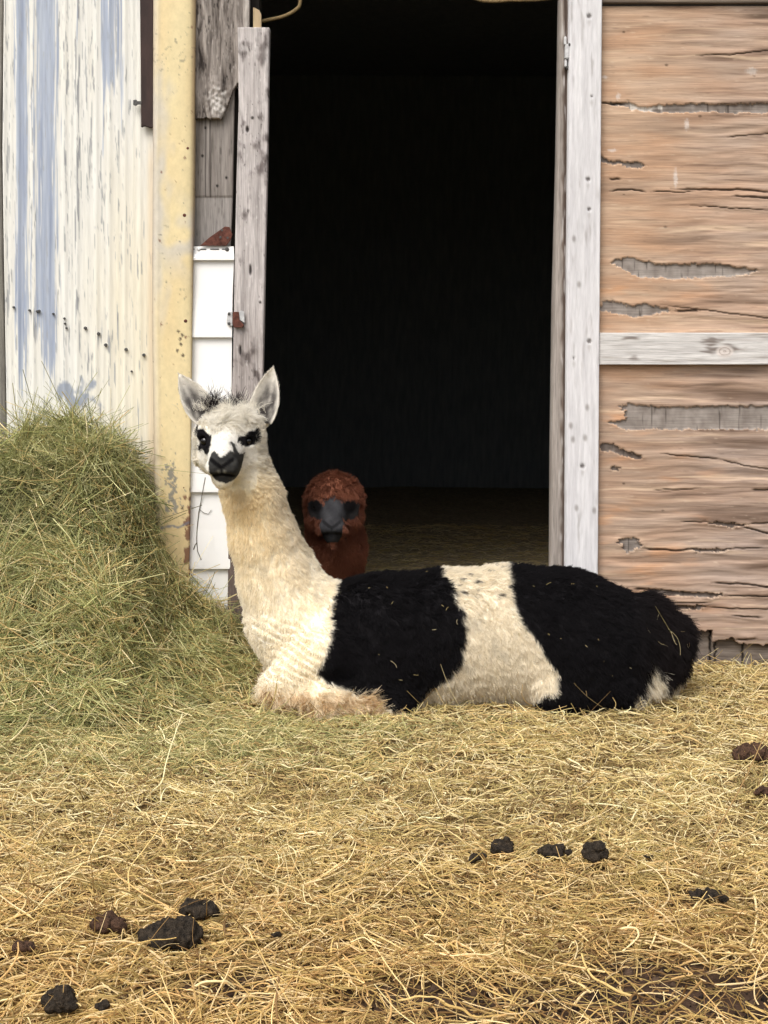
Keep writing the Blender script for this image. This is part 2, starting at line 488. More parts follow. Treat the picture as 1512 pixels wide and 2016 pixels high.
# ---- horizontal rail
def rail_c(px, py):
    g = wood_grain(px, py, False)
    c = mixc(lin(206, 202, 200), lin(228, 225, 222), np.clip(0.5 + g, 0, 1))
    c = mixc(c, lin(160, 150, 142), 0.7 * sstep(0.15, 0.55, fbm(px / 120, py / 7, 4.1, 3)))
    for (x, y, w, hh, s) in ((1420, 688, 44, 12, .8), (1240, 665, 26, 5, .8), (1248, 705, 10, 8, .6), (1400, 672, 26, 9, .8)):
        c = mixc(c, lin(112, 96, 86), s * sstep(1.2, 0.2, np.hypot((px - x) / w, (py - y) / hh) + 0.9 * noise(px / 22, py / 5, 3)))
    r = np.hypot((px - 1427) / 1.5, py - 692)
    c = mixc(c, lin(226, 216, 210), 0.9 * sstep(14, 9, r))
    c = mixc(c, lin(150, 132, 120), 0.6 * sstep(0.2, 0.9, np.sin(r * 1.1)) * sstep(13, 8, r))
    return c
relief('rail', barn, M_rail, [(1181, 654), (1178, 718)], [(1720, 652), (1720, 718)], 655, 718, -0.020, lambda x, y: 0.0012 * wood_grain(x, y, False), rail_c, 2.0, thick=0.0195)

# ---- the grey post beside the doorway, and the jamb behind it
NAILS = [(1160, 32, 6), (1158, 353, 5.5), (1160, 412, 4.5), (1160, 672, 5.5), (1147, 918, 6), (1165, 190, 3), (1130, 705, 3)]
def post_h(px, py):
    h = 0.0008 * wood_grain(px, py) + 0.0006 * noise(px / 30, py / 60)
    for x, y, r in NAILS:
        h = h - 0.004 * sstep(r, r * 0.5, np.hypot(px - x, py - y))
    return h
def post_c(px, py):
    g = wood_grain(px, py)
    c = mixc(lin(212, 210, 214), lin(236, 235, 238), np.clip(0.5 + 0.9 * g, 0, 1))
    c = mixc(c, lin(178, 172, 172), 0.7 * sstep(0.2, 0.6, fbm(px / 9, py / 70, 7.7, 3)))
    for x, y, r in NAILS:
        c = mixc(c, lin(104, 98, 96), 0.9 * sstep(r, r * 0.5, np.hypot((px - x), (py - y)) + 1.2 * noise(px / 3, py / 3)))
        c = mixc(c, lin(170, 164, 162), 0.5 * sstep(16, 2, np.abs(px - x) * 3 + np.abs(py - y - 12)))
    for (x, y) in ((1124, 838), (1128, 865), (1156, 802), (1152, 862), (1170, 1005), (1130, 470), (1140, 560), (1135, 1000)):
        c = mixc(c, lin(120, 108, 100), 0.6 * sstep(6, 1.5, np.hypot(px - x, (py - y) * 0.6)))
    return c
relief('post', barn, M_post, [(1123, -80), (1119, 400), (1116, 800), (1113, 1330)], [(1186, -80), (1182, 400), (1179, 800), (1176, 1330)], -80, 1330, -0.026, post_h, post_c, 2.2, thick=0.06, stepy=3.0)
def jamb_c(px, py):
    g = wood_grain(px, py)
    c = mixc(lin(150, 140, 132), lin(178, 168, 160), np.clip(0.5 + g, 0, 1))
    edge = px - np.interp(py, [0, 1100], [1113, 1108])
    c = mixc(c, lin(92, 74, 62), 0.85 * sstep(-7, 0, edge + 5 * noise(px / 9, py / 26, 4)))
    c = mixc(c, lin(206, 200, 196), 0.7 * sstep(0.25, 0.5, noise(px / 6, py / 45, 9)) * sstep(-12, -3, edge))
    return c
relief('door_jamb', barn, M_board, [(1106, -80), (1100, 300), (1092, 600), (1088, 900), (1085, 1340)], [(1124, -80), (1120, 400), (1117, 800), (1114, 1340)], -80, 1340, 0.020, lambda x, y: 0.002 * wood_grain(x, y) - 0.006 * sstep(1112, 1116, x + (y / 1100) * 5), jamb_c, 2.0, thick=0.09, stepy=4)

def hinge_part(name, x0, x1, y0, y1, Y, th, mat, parent, bevel=0.0015):
    a, b = P(x0, y1, Y), P(x1, y0, Y)
    return bm_obj(name, box_bm(a[0], b[0], Y - th, Y, a[2], b[2], bevel), mat, parent)
hg = hinge_part('hinge', 1110, 1119, 90, 119, 0.018, 0.03, M_galv, barn, 0.003)
hinge_part('knuckle', 1109, 1114, 74, 90, 0.016, 0.02, M_galv, hg)
hinge_part('knuckle', 1110, 1115, 119, 134, 0.016, 0.02, M_galv, hg)
hinge_part('pin', 1113, 1118, 132, 138, 0.016, 0.022, M_screw, hg)
hinge_part('pin', 1119, 1123, 85, 91, -0.024, 0.004, M_screw, hg)

# ---- left side of the doorway: jamb board, old boards, siding strip
def jl_c(px, py):
    g = wood_grain(px, py, True, 1.2)
    c = mixc(lin(172, 164, 162), lin(216, 208, 206), np.clip(0.55 + 0.9 * g, 0, 1))
    c = mixc(c, lin(160, 148, 142), 0.5 * sstep(560, 700, py))
    bl = fbm(px / 22, py / 40, 3.9, 4)
    band = np.exp(-((py - 95) / 26) ** 2) * 0.9 + np.exp(-((py - 275) / 60) ** 2) * 0.55 + np.exp(-((py - 420) / 60) ** 2) * 0.3 + np.exp(-((py - 720) / 60) ** 2) * 0.5
    rim = sstep(497, 522, px + py * 0.008)
    c = mixc(c, lin(92, 80, 78), 0.8 * sstep(0.25, 0.65, bl * 0.9 + 0.5 * band + 0.12 * rim))
    c = mixc(c, lin(232, 226, 224), 0.6 * sstep(0.2, 0.6, fbm(px / 30, py / 60, 8.2, 3)) * sstep(420, 200, py))
    fk = fbm(px / 4.2, py / 15, 19.1, 3)
    c = mixc(c, lin(70, 60, 58), 0.8 * sstep(0.32, 0.5, fk * 0.8 + 0.22 * band + 0.14 * bl))
    c = mixc(c, lin(236, 230, 228), 0.5 * sstep(0.3, 0.55, -fk))
    for (x, y, w, hh) in ((493, 532, 3, 13), (473, 690, 3, 12), (487, 255, 4, 7), (497, 232, 4, 4), (512, 595, 3, 4)):
        c = mixc(c, lin(34, 28, 26), 0.9 * sstep(1.1, 0.5, np.hypot((px - x) / w, (py - y) / hh)))
    c = mixc(c, lin(86, 60, 44), 0.75 * sstep(990, 1100, py))
    return c
def jl_h(px, py):
    h = 0.0025 * wood_grain(px, py, True, 1.2) + 0.002 * fbm(px / 22, py / 40, 3.9, 4)
    for (x, y, w, hh) in ((493, 532, 3, 13), (473, 690, 3, 12), (487, 255, 4, 7)):
        h = h - 0.006 * sstep(1.1, 0.5, np.hypot((px - x) / w, (py - y) / hh))
    return h
relief('door_jamb', barn, M_board, [(468, 54), (470, 200), (466, 340), (462, 520), (459, 700), (452, 900), (446, 1330)],
       [(530, 54), (528, 160), (526, 330), (522, 480), (519, 640), (516, 780), (508, 1330)], 54, 1330, -0.006, jl_h, jl_c, 1.7, thick=0.05, stepy=2.2)

def ob_c(px, py):
    g = fbm(px / 8 + 1.2 * noise(px / 40, py / 70, 5), py / 90, 2.4, 5)
    c = mixc(lin(92, 82, 76), lin(176, 166, 158), np.clip(0.5 + 1.1 * g, 0, 1))
    c = mixc(c, lin(44, 38, 36), 0.9 * sstep(0.18, 0.55, -g + 0.25 * noise(px / 20, py / 30)))
    fk = fbm(px / 3.2, py / 24, 23.1, 3)
    c = mixc(c, lin(36, 30, 28), 0.85 * sstep(0.22, 0.45, fk))
    c = mixc(c, lin(196, 188, 182), 0.6 * sstep(0.25, 0.5, -fk))
    c = mixc(c, lin(210, 204, 198), 0.8 * sstep(1.1, 0.3, np.hypot((px - 428) / 18, (py - 205) / 34) + 0.8 * noise(px / 8, py / 10, 3)))
    c = mixc(c, lin(204, 196, 188), 0.7 * sstep(478, 486, px))
    return c
def ob_h(px, py):
    g = fbm(px / 8 + 1.2 * noise(px / 40, py / 70, 5), py / 90, 2.4, 5)
    return 0.007 * g + 0.008 * np.exp(-(((px - 430) / 22) ** 2 + ((py - 195) / 36) ** 2)) * (1 + noise(px / 7, py / 9, 3))
def ob_keep(px, py):
    return py < 234 + 4 * noise(px / 10, 2.0, 1.0) - 200 * sstep(434, 470, px + 0 * py) * (py > 120) * 0.35
relief('old_board', barn, M_board, [(380, -80), (380, 240)], [(492, -80), (490, 60), (478, 130), (468, 240)], -80, 238, 0.004, ob_h, ob_c, 1.7, thick=0.03, keep=ob_keep)
def gb_c(px, py):
    g = wood_grain(px, py, True, 1.5)
    c = mixc(lin(118, 110, 104), lin(164, 156, 150), np.clip(0.5 + 0.9 * g, 0, 1))
    c = mixc(c, lin(160, 154, 150), 0.8 * sstep(386, 392, py + 3 * noise(px / 6, 1.0)))
    fk = fbm(px / 3.2, py / 40, 25.1, 3)
    c = mixc(c, lin(76, 70, 66), 0.6 * sstep(0.22, 0.5, fk))
    for x in (405, 414):
        c = mixc(c, lin(60, 54, 52), 0.8 * sstep(1.8, 0.6, np.abs(px - x)) * (py < 388))
    for (x, y) in ((405, 252), (399, 307), (428, 366), (446, 350)):
        c = mixc(c, lin(30, 26, 24), 0.95 * sstep(3.4, 1.6, np.hypot(px - x, (py - y) * 0.8)))
    c = mixc(c, lin(64, 58, 55), 0.8 * sstep(458, 466, px))
    return c
relief('grey_board', barn, M_board, [(378, 150), (376, 520)], [(462, 150), (458, 380), (452, 520)], 150, 520, 0.024,
       lambda x, y: 0.0015 * wood_grain(x, y, True, 1.5) + 0.003 * sstep(388, 386, y), gb_c, 2.0, thick=0.02)

# white siding strip: six overlapping courses
COURSES = [(485, 512), (508, 664), (660, 817), (813, 969), (965, 1120), (1116, 1275)]
def sid_x(y):
    return np.interp(y, [485, 1200], [376, 366]), np.interp(y, [485, 512, 514, 1100, 1118, 1122, 1275], [460, 461, 458, 453, 453, 450, 448])
for i, (ya, yb) in enumerate(COURSES):
    bm = bmesh.new()
    prof = [(ya, 0.004), (ya + (yb - ya) * 0.5, 0.0), (yb - 4, -0.0085), (yb, -0.0085), (yb + 0.5, 0.004)]
    rows = []
    for (y, dy) in prof:
        xa, xb = sid_x(min(y, yb))
        rows.append([bm.verts.new(P(xa, y, 0.002 + dy)), bm.verts.new(P(xb, y, 0.002 + dy))])
    for r in range(len(rows) - 1):
        bm.faces.new((rows[r][0], rows[r + 1][0], rows[r + 1][1], rows[r][1]))
    back = [bm.verts.new(P(sid_x(yb)[1], yb, 0.012)), bm.verts.new(P(sid_x(ya)[1], ya, 0.012))]
    bm.faces.new([r[1] for r in rows] + back)
    so = bm_obj('siding_course', bm, M_siding, barn)
    if i == 0:      # nail slots in the hem of the top course
        for (x0, x1) in ((378, 383), (392, 406), (414, 431), (437, 446)):
            hinge_part('nail_slot', x0, x1, 489.5, 491.5, 0.0035, 0.0012, M_screw, so, 0)
        for (x, r_) in ((391, 3.6), (447, 4.2)):
            c0 = P(x, 491, 0.003)
            bm = bmesh.new()
            bmesh.ops.create_uvsphere(bm, u_segments=10, v_segments=6, radius=r_ * 4.4 / F_PX)
            bmesh.ops.scale(bm, vec=(1, 0.5, 1), verts=bm.verts)
            bmesh.ops.translate(bm, vec=c0, verts=bm.verts)
            bm_obj('nail', bm, M_galv if x < 400 else M_screw, so, True)

def plate(name, pts, Y, th, mat, parent, bevel=0.001):
    bm = bmesh.new()
    f = bm.faces.new([bm.verts.new(P(x, y, Y)) for x, y in pts])
    g = bmesh.ops.extrude_face_region(bm, geom=[f])
    bmesh.ops.translate(bm, vec=(0, -th, 0), verts=[v for v in g['geom'] if isinstance(v, bmesh.types.BMVert)])
    bmesh.ops.recalc_face_normals(bm, faces=bm.faces)
    if bevel:
        bmesh.ops.bevel(bm, geom=list(bm.edges), offset=bevel, segments=1, affect='EDGES')
    return bm_obj(name, bm, mat, parent)

# rusty strap plate leaning above the siding, with drill holes
rp = plate('rusty_plate', [(394, 484), (412, 468), (443, 446), (452, 447), (458, 462), (454, 473), (446, 484)], 0.0005, 0.004, M_rust, barn)
rp['label'] = 'rusty drilled iron plate tucked in above the white siding'
plate('plate_fold', [(424, 463), (427, 461), (437, 477), (434, 480)], -0.0034, 0.0015, M_rust, rp, 0)
for (x, y) in ((437, 453), (434, 467), (448, 468)):
    c0 = P(x, y, -0.0034)
    bm = bmesh.new()
    bmesh.ops.create_cone(bm, cap_ends=True, segments=10, radius1=2.4 * 4.4 / F_PX, radius2=2.4 * 4.4 / F_PX, depth=0.002, matrix=Matrix.Translation(Vector(c0)) @ Matrix.Rotation(math.pi / 2, 4, 'X'))
    bm_obj('hole', bm, M_screw, rp)
# latch between siding and jamb
la = plate('latch', [(459, 614), (470, 614), (473, 632), (481, 640), (478, 645), (461, 645), (458, 636)], -0.0115, 0.009, M_rust, barn)
la['label'] = 'small rusted latch with galvanised eye plates'
plate('eye_plate', [(447, 620), (450, 613), (458, 613), (458, 642), (451, 642), (446, 636)], -0.0075, 0.003, M_galv, la)
plate('eye_plate', [(471, 614), (475, 611), (481, 614), (482, 636), (472, 630)], -0.0115, 0.006, M_galv, la)
for (x, y) in ((451, 618), (451, 637), (475, 616)):
    hinge_part('rivet', x - 2.5, x + 2.5, y - 2.5, y + 2.5, -0.0135 if x > 460 else -0.0105, 0.0035, M_screw, la, 0.001)
# bare shim behind the jamb's top end
plate('shim', [(499, 16), (504, 18), (511, 22), (515, 30), (515, 70), (499, 70)], 0.018, 0.012, M_shim, barn)

# ---- shell of the barn (solid, keeps the inside dark)
def wall_box(name, x0, x1, y0, y1, z0, z1, mat=M_dark):
    return bm_obj(name, box_bm(x0, x1, y0, y1, z0, z1), mat, barn)
XL, XR, YB, ZT = -1.75, 2.55, 5.8, 2.75
jl = P(516, 800, 0.05)[0] - 0.004
jr = P(1100, 800, 0.05)[0] + 0.012
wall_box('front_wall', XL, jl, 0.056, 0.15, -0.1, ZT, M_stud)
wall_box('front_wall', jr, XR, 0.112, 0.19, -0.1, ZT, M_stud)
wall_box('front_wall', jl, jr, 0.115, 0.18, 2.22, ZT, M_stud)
wall_box('side_wall', XL - 0.1, XL, 0.056, YB, -0.1, ZT)
wall_box('side_wall', XR, XR + 0.1, 0.056, YB, -0.1, ZT)
wall_box('roof', XL - 0.2, XR + 0.2, -0.02, YB + 0.2, ZT, ZT + 0.12)
# facade beyond the picture, right: more plywood
wall_box('plywood_panel', P(1721, 0, 0)[0], XR + 0.1, 0.0, 0.11, -0.1, 2.3, noise_mat('plain plywood', lin(150, 120, 95), lin(196, 160, 124), (6, 6, 60)))
wall_box('fascia_board', P(300, 0, 0)[0], XR + 0.1, -0.05, -0.022, 2.24, 2.45, noise_mat('grey fascia', lin(130, 122, 114), lin(180, 172, 164), (6, 40, 60)))
# back wall of upright planks, one with a knot hole that lets the day in
hole = P(640, 112, YB)
x = XL
k = 0
while x < XR:
    w = min(0.19, XR - x)
    x1 = x + w
    if x < hole[0] < x1:
        r = 0.0105
        bm = box_bm(x, hole[0] - r * 0.7, YB, YB + 0.03, -0.1, ZT)
        box_bm(hole[0] + r * 0.7, x1, YB, YB + 0.03, -0.1, ZT, 0, bm)
        box_bm(hole[0] - r * 0.7, hole[0] + r * 0.7, YB, YB + 0.03, -0.1, hole[2] - r, 0, bm)
        box_bm(hole[0] - r * 0.7, hole[0] + r * 0.7, YB, YB + 0.03, hole[2] + r, ZT, 0, bm)
    else:
        bm = box_bm(x, x1, YB + 0.004 * (k % 2), YB + 0.03, -0.1, ZT)
    bm_obj('plank', bm, M_dark, barn)
    x, k = x1, k + 1

# =================================================================== METAL SHED (left)
shed = thing('metal_shed', (-1.0, 0.05, 0.0), 'flaking cream and blue-grey ribbed steel shed wall with a yellow corner trim', 'shed')
def sheet_h(px, py):
    h = np.zeros(px.shape)
    for x0 in (-40, 8, 36, 66, 128, 152, 190, 216, 246, 276):
        h = h + 0.0026 * np.exp(-((px - x0) / 4.5) ** 2)
    for x0 in (22, 52, 98, 108, 140, 172, 204, 232, 262):
        h = h + 0.0008 * np.exp(-((px - x0) / 2.5) ** 2)
    return h + 0.0015 * noise(px / 80, py / 200, 1.0)
def sheet_c(px, py):
    cream = mixc(lin(236, 235, 228), lin(238, 230, 206), np.clip(sstep(120, 290, px) * sstep(150, 600, py) + 0.3 * noise(px / 20, py / 260), 0, 1))
    blue = mixc(lin(150, 163, 190), lin(188, 198, 214), np.clip(0.5 + fbm(px / 6, py / 240, 2.2, 3), 0, 1))
    grey = mixc(lin(120, 124, 132), lin(176, 178, 180), np.clip(0.5 + fbm(px / 5, py / 30, 5.2, 3), 0, 1))
    def col_(c, w):
        return np.exp(-((px - c) / w) ** 2)
    fade = sstep(830, 620, py + 60 * noise(px / 12, 0.0, 1.0))
    bias = 0.95 * col_(42, 14) * fade + 0.95 * col_(92, 26) * fade + 0.40 * col_(150, 9) * sstep(240, 120, py) + 0.75 * col_(222, 16) * sstep(240, 120, py + 40 * noise(px / 6, 3.0)) \
        + 0.5 * col_(204, 7) * sstep(430, 300, py) + 0.45 * col_(238, 6) * sstep(520, 200, py)
    st = fbm(px / 3.6, py / 210, 7.1, 4) * 0.75
    mb = sstep(0.34, 0.56, bias + st - 0.08)
    c = mixc(cream, blue, mb)
    # grey flaking streaks
    s2 = fbm(px / 4.5, py / 70, 3.3, 5)
    bias2 = 0.30 * col_(152, 7) + 0.25 * col_(180, 10) * sstep(500, 100, py) + 0.22 * col_(10, 12) + 0.26 * col_(232, 4) + 0.15 * col_(64, 5) + 0.10 * col_(130, 8)
    c = mixc(c, grey, 0.85 * sstep(0.36, 0.5, s2 * 0.95 + 0.06 + bias2 * sstep(900, 500, py)) * (1 - 0.6 * mb))
    s4 = fbm(px / 2.2, py / 46, 15.3, 4)
    c = mixc(c, lin(168, 170, 172), 0.6 * sstep(0.30, 0.5, s4 + 0.15 * noise(px / 18, py / 120, 3.0)) * sstep(300, 230, px))
    c = mixc(c, lin(132, 146, 172), 0.8 * sstep(0.42, 0.6, fbm(px / 22, py / 34, 1.9, 4) * 0.7 + 0.62 * np.exp(-(((px - 140) / 60) ** 2 + ((py - 770) / 40) ** 2))))
    c = mixc(c, lin(224, 196, 152), 0.5 * sstep(285, 298, px) * sstep(250, 330, py))
    return c
sheet = relief('corrugated_sheet', shed, M_sheet, [(9, -80), (5, 300), (14, 860), (14, 1300)], [(302, -80), (304, 1300)], -80, 1300, 0.030, sheet_h, sheet_c, 1.6, thick=0.003, stepy=5)
def wide_c(px, py):
    return mixc(lin(120, 116, 108), lin(168, 162, 150), np.clip(0.5 + wood_grain(px, py), 0, 1))
relief('side_board', shed, M_board, [(-500, -80), (-500, 1300)], [(7, -80), (3, 300), (12, 860), (12, 1300)], -80, 1300, 0.040, lambda x, y: 0.002 * wood_grain(x, y), wide_c, 6, thick=0.01)
for (x, y) in ((27, 605), (58, 611), (73, 613), (77, 612), (105, 618), (128, 637), (127, 627), (131, 646), (168, 646), (194, 657), (208, 679), (248, 688), (283, 699), (259, 731)):
    r = (2.6 if x < 150 else 3.6) * (0.6 if (x, y) == (259, 731) else 1)
    c0 = P(x, y, 0.026)
    bm = bmesh.new()
    bmesh.ops.create_cone(bm, cap_ends=True, segments=6, radius1=r * 4.4 / F_PX, radius2=r * 0.8 * 4.4 / F_PX, depth=0.012, matrix=Matrix.Translation(Vector(c0)) @ Matrix.Rotation(math.pi / 2, 4, 'X'))
    bm_obj('screw', bm, M_screw, sheet)
# brown iron strip hanging over the sheet's edge
strip = plate('iron_strip', [(276, -60), (303, -60), (303, 252), (297, 253), (286, 249), (279, 252), (278, 120)], 0.018, 0.012, M_iron, shed, 0.002)
plate('bolt', [(263, 198), (269, 197), (271, 200), (279, 200), (279, 206), (271, 206), (268, 209), (263, 207)], 0.014, 0.008, M_screw, strip, 0)

def trim_u(px, py):
    return (px - np.interp(py, [0, 640, 1200], [302, 300, 308])) / 80.0
def trim_h(px, py):
    u = trim_u(px, py)
    return 0.010 * (1 - np.abs(2 * u - 1) ** 5) + 0.0015 * noise(px / 60, py / 120, 2.0) + 0.0025 * np.exp(-((u - 0.12) / 0.05) ** 2)
def trim_c(px, py):
    u = trim_u(px, py)
    c = mixc(lin(240, 222, 168), lin(236, 210, 152), np.clip(0.4 + 0.8 * noise(px / 60, py / 160, 3.0) + 0.4 * sstep(600, 1100, py), 0, 1))
    gl = 0.75 * sstep(0.55, 0.05, u + 0.25 * noise(px / 16, py / 50, 6)) * sstep(90, 190, py) * sstep(760, 480, py)
    gl = np.maximum(gl, 0.8 * np.exp(-((py - 470) / 60) ** 2) * sstep(-0.35, 0.25, noise(px / 40, py / 40, 2)))
    gl = np.maximum(gl, 0.5 * sstep(0.25, 0.0, u))
    c = mixc(c, lin(206, 202, 196), gl)
    n1 = fbm(px / 9, py / 9, 2.2, 4)
    scr = 0.55 * np.exp(-((py - 110) / 60) ** 2) + 0.45 * np.exp(-((py - 580) / 36) ** 2) * sstep(0.2, 0.7, u) + 0.3 * np.exp(-((py - 480) / 40) ** 2)
    c = mixc(c, lin(150, 142, 118), 0.7 * sstep(0.34, 0.5, n1 * 0.8 + 0.32 * scr))
    fl = np.exp(-(((u - 0.42) / 0.22) ** 2)) * (np.exp(-((py - 930) / 36) ** 2) + np.exp(-((py - 990) / 26) ** 2))
    c = mixc(c, lin(140, 138, 130), 0.9 * sstep(0.45, 0.6, n1 * 0.9 + 0.7 * fl))
    ru = sstep(0.55, 1.0, u) * sstep(915, 1010, py)
    c = mixc(c, lin(132, 84, 62), 0.9 * sstep(0.42, 0.56, fbm(px / 12, py / 16, 8.8, 4) * 0.9 + 0.85 * ru))
    c = mixc(c, lin(120, 70, 48), 0.5 * sstep(0.90, 1.0, u) + 0.35 * sstep(0.06, 0.0, u))
    d, s = line_d(px, py, [(312, 1040), (340, 1034), (352, 1038), (372, 1028)])
    c = mixc(c, lin(120, 130, 150), 0.8 * sstep(3.0, 1.0, d + noise(px / 5, py / 5)))
    for (x, y) in ((352, 652), (356, 668), (360, 660), (350, 690), (361, 700), (357, 678), (354, 765), (360, 1000)):
        c = mixc(c, lin(70, 52, 40), 0.9 * sstep(4.2, 2.0, np.hypot(px - x, py - y) + 2 * noise(px / 3, py / 3, 4)))
    return c
trim = relief('corner_trim', shed, M_trim, [(302, -80), (301, 300), (299, 640), (303, 900), (308, 1260)], [(385, -80), (384, 60), (381, 400), (378, 640), (375, 900), (371, 1260)], -80, 1260, -0.012, trim_h, trim_c, 1.8, thick=0.055, stepy=2.6)
for (x, y, r) in ((369, 292, 3.2), (363, 424, 4.6), (365, 632, 4.6), (362, 960, 4.8)):
    c0 = P(x, y, -0.018)
    bm = bmesh.new()
    bmesh.ops.create_uvsphere(bm, u_segments=10, v_segments=6, radius=r * 4.4 / F_PX)
    bmesh.ops.scale(bm, vec=(1, 0.6, 1), verts=bm.verts)
    bmesh.ops.translate(bm, vec=c0, verts=bm.verts)
    bm_obj('rivet', bm, M_rust, trim, True)

# =================================================================== GROUND
PX_ = lambda px, Y=0.0: float(P(px, 800, Y)[0])
PILE_X = [PX_(v) for v in (-600, -260, 0, 60, 110, 160, 210, 250, 285, 305, 325, 350, 390, 450, 490, 530, 600)]
PILE_H = [0.35, 0.55, 0.59, 0.65, 0.69, 0.68, 0.67, 0.65, 0.57, 0.40, 0.31, 0.25, 0.19, 0.14, 0.07, 0.02, 0.0]
PILE_L = [0.70, 0.75, 0.80, 0.80, 0.80, 0.78, 0.76, 0.75, 0.74, 0.70, 0.66, 0.62, 0.58, 0.50, 0.42, 0.35, 0.3]
def pile_h(x, y):
    H, L = np.interp(x, PILE_X, PILE_H), np.interp(x, PILE_X, PILE_L)
    t = np.clip((-0.06 - y) / L, 0, 1)
    prof = np.interp(t, [0, 0.10, 0.22, 0.32, 0.45, 0.62, 0.82, 1.0], [1.0, 1.0, 0.92, 0.56, 0.50, 0.34, 0.11, 0.0])
    return H * prof * (1 + 0.22 * fbm(x * 5, y * 5, 2.0, 3)) + 0.085 * sstep(0.02, 0.2, H * prof) * fbm(x * 9, y * 9, 5.0, 3)
def ground_z(x, y):
    z = 0.018 * fbm(x * 2.1, y * 2.1, 1.0, 4) + 0.007 * fbm(x * 11, y * 11, 4.0, 3)
    fade = np.exp(-(np.maximum(np.abs(x) - 3, 0) + np.maximum(np.abs(y) - 6, 0)))
    return z * fade - 0.012
def mud(x, y):
    """0..1 where the straw has worn through to soil"""
    m = fbm(x * 2.3, y * 3.4, 7.0, 4)
    a = PG(1330, 1960); b = PG(960, 2010); c = PG(1420, 1780)
    m = m + 0.75 * np.exp(-(((x - a[0]) / 0.22) ** 2 + ((y - a[1]) / 0.10) ** 2)) + 0.7 * np.exp(-(((x - b[0]) / 0.2) ** 2 + ((y - b[1]) / 0.06) ** 2)) + 0.4 * np.exp(-(((x - c[0]) / 0.14) ** 2 + ((y - c[1]) / 0.06) ** 2))
    return sstep(0.28, 0.75, m + 0.34 * sstep(-1.5, -2.4, y)) * sstep(-1.15, -1.6, y)
gx = np.concatenate([[-300, -120, -50, -20, -9, -5], np.arange(-3, 3.001, 0.03), [5, 9, 20, 50, 120, 300]])
gy = np.concatenate([[-300, -120, -50, -20, -9, -6], np.arange(-4.3, 6.001, 0.03), [7, 9, 20, 50, 120, 300]])
GX, GY = np.meshgrid(gx, gy)
GZ = ground_z(GX, GY)
ii = np.arange(GX.size).reshape(GX.shape)
gq = np.stack([ii[:-1, :-1], ii[:-1, 1:], ii[1:, 1:], ii[1:, :-1]], -1).reshape(-1, 4)
inn = (GY > 0.05)
gcol = mixc(lin(92, 72, 46), lin(122, 98, 62), np.clip(0.5 + fbm(GX * 6, GY * 6, 3.0, 3), 0, 1))
gcol = mixc(gcol, lin(82, 62, 48), mud(GX, GY))
gcol = mixc(gcol, lin(205, 184, 148), sstep(-0.05, 0.15, GY) * (GY < 5.9))
gcol = mixc(gcol, lin(112, 110, 70), sstep(4, 9, np.hypot(GX, GY)))
tag(mesh_obj('ground', np.stack([GX, GY, GZ], -1).reshape(-1, 3), gq, M_ground, None, gcol.reshape(-1, 3)), kind='structure')

cx_, cy_ = rng.uniform(-1.1, 1.1, 60000), rng.uniform(-2.75, -1.2, 60000)
k_ = rng.random(60000) < 0.16 * mud(cx_, cy_)
cx_, cy_ = cx_[k_], cy_[k_]
nc = len(cx_)
octv = np.array([[1, 0, 0], [-1, 0, 0], [0, 1, 0], [0, -1, 0], [0, 0, 1], [0, 0, -1]], float)
octf = np.array([[0, 2, 4], [2, 1, 4], [1, 3, 4], [3, 0, 4], [2, 0, 5], [1, 2, 5], [3, 1, 5], [0, 3, 5]])
cs_ = rng.lognormal(math.log(0.0045), 0.5, nc).clip(0.0015, 0.014)
cv = octv[None] * cs_[:, None, None] * rng.uniform(0.6, 1.2, (nc, 6, 1)) + np.stack([cx_, cy_, ground_z(cx_, cy_) + 0.001], -1)[:, None]
cf_ = (octf[None] + 6 * np.arange(nc)[:, None, None]).reshape(-1, 3)
ccol = np.repeat(np.array([lin(66, 52, 42), lin(94, 74, 58), lin(50, 42, 36)])[rng.integers(0, 3, nc)], 6, 0)
tag(mesh_obj('soil_crumbs', cv.reshape(-1, 3), cf_, M_ground, None, ccol, smooth=False), 'crumbly brown soil showing through the worn straw', 'soil', kind='stuff')

# ------------------------------------------------------------------ strands (hair curves)
def strands_obj(name, pts, rad, col, mat, parent=None):
    """pts (n,k,3), rad (n,k), col (n,3)"""
    n, k = pts.shape[:2]
    cd = bpy.data.hair_curves.new(name)
    cd.add_curves([k] * n)
    cd.attributes['position'].data.foreach_set('vector', pts.astype(np.float32).ravel())
    ra = cd.attributes.get('radius') or cd.attributes.new('radius', 'FLOAT', 'POINT')
    ra.data.foreach_set('value', rad.astype(np.float32).ravel())
    ca = cd.attributes.new('col', 'FLOAT_COLOR', 'CURVE')
    c4 = np.ones((n, 4), np.float32); c4[:, :3] = np.clip(col, 0, 1)
    ca.data.foreach_set('color', c4.ravel())
    cd.materials.append(mat)
    o = bpy.data.objects.new(name, cd)
    COL.objects.link(o)
    return attach(o, parent)

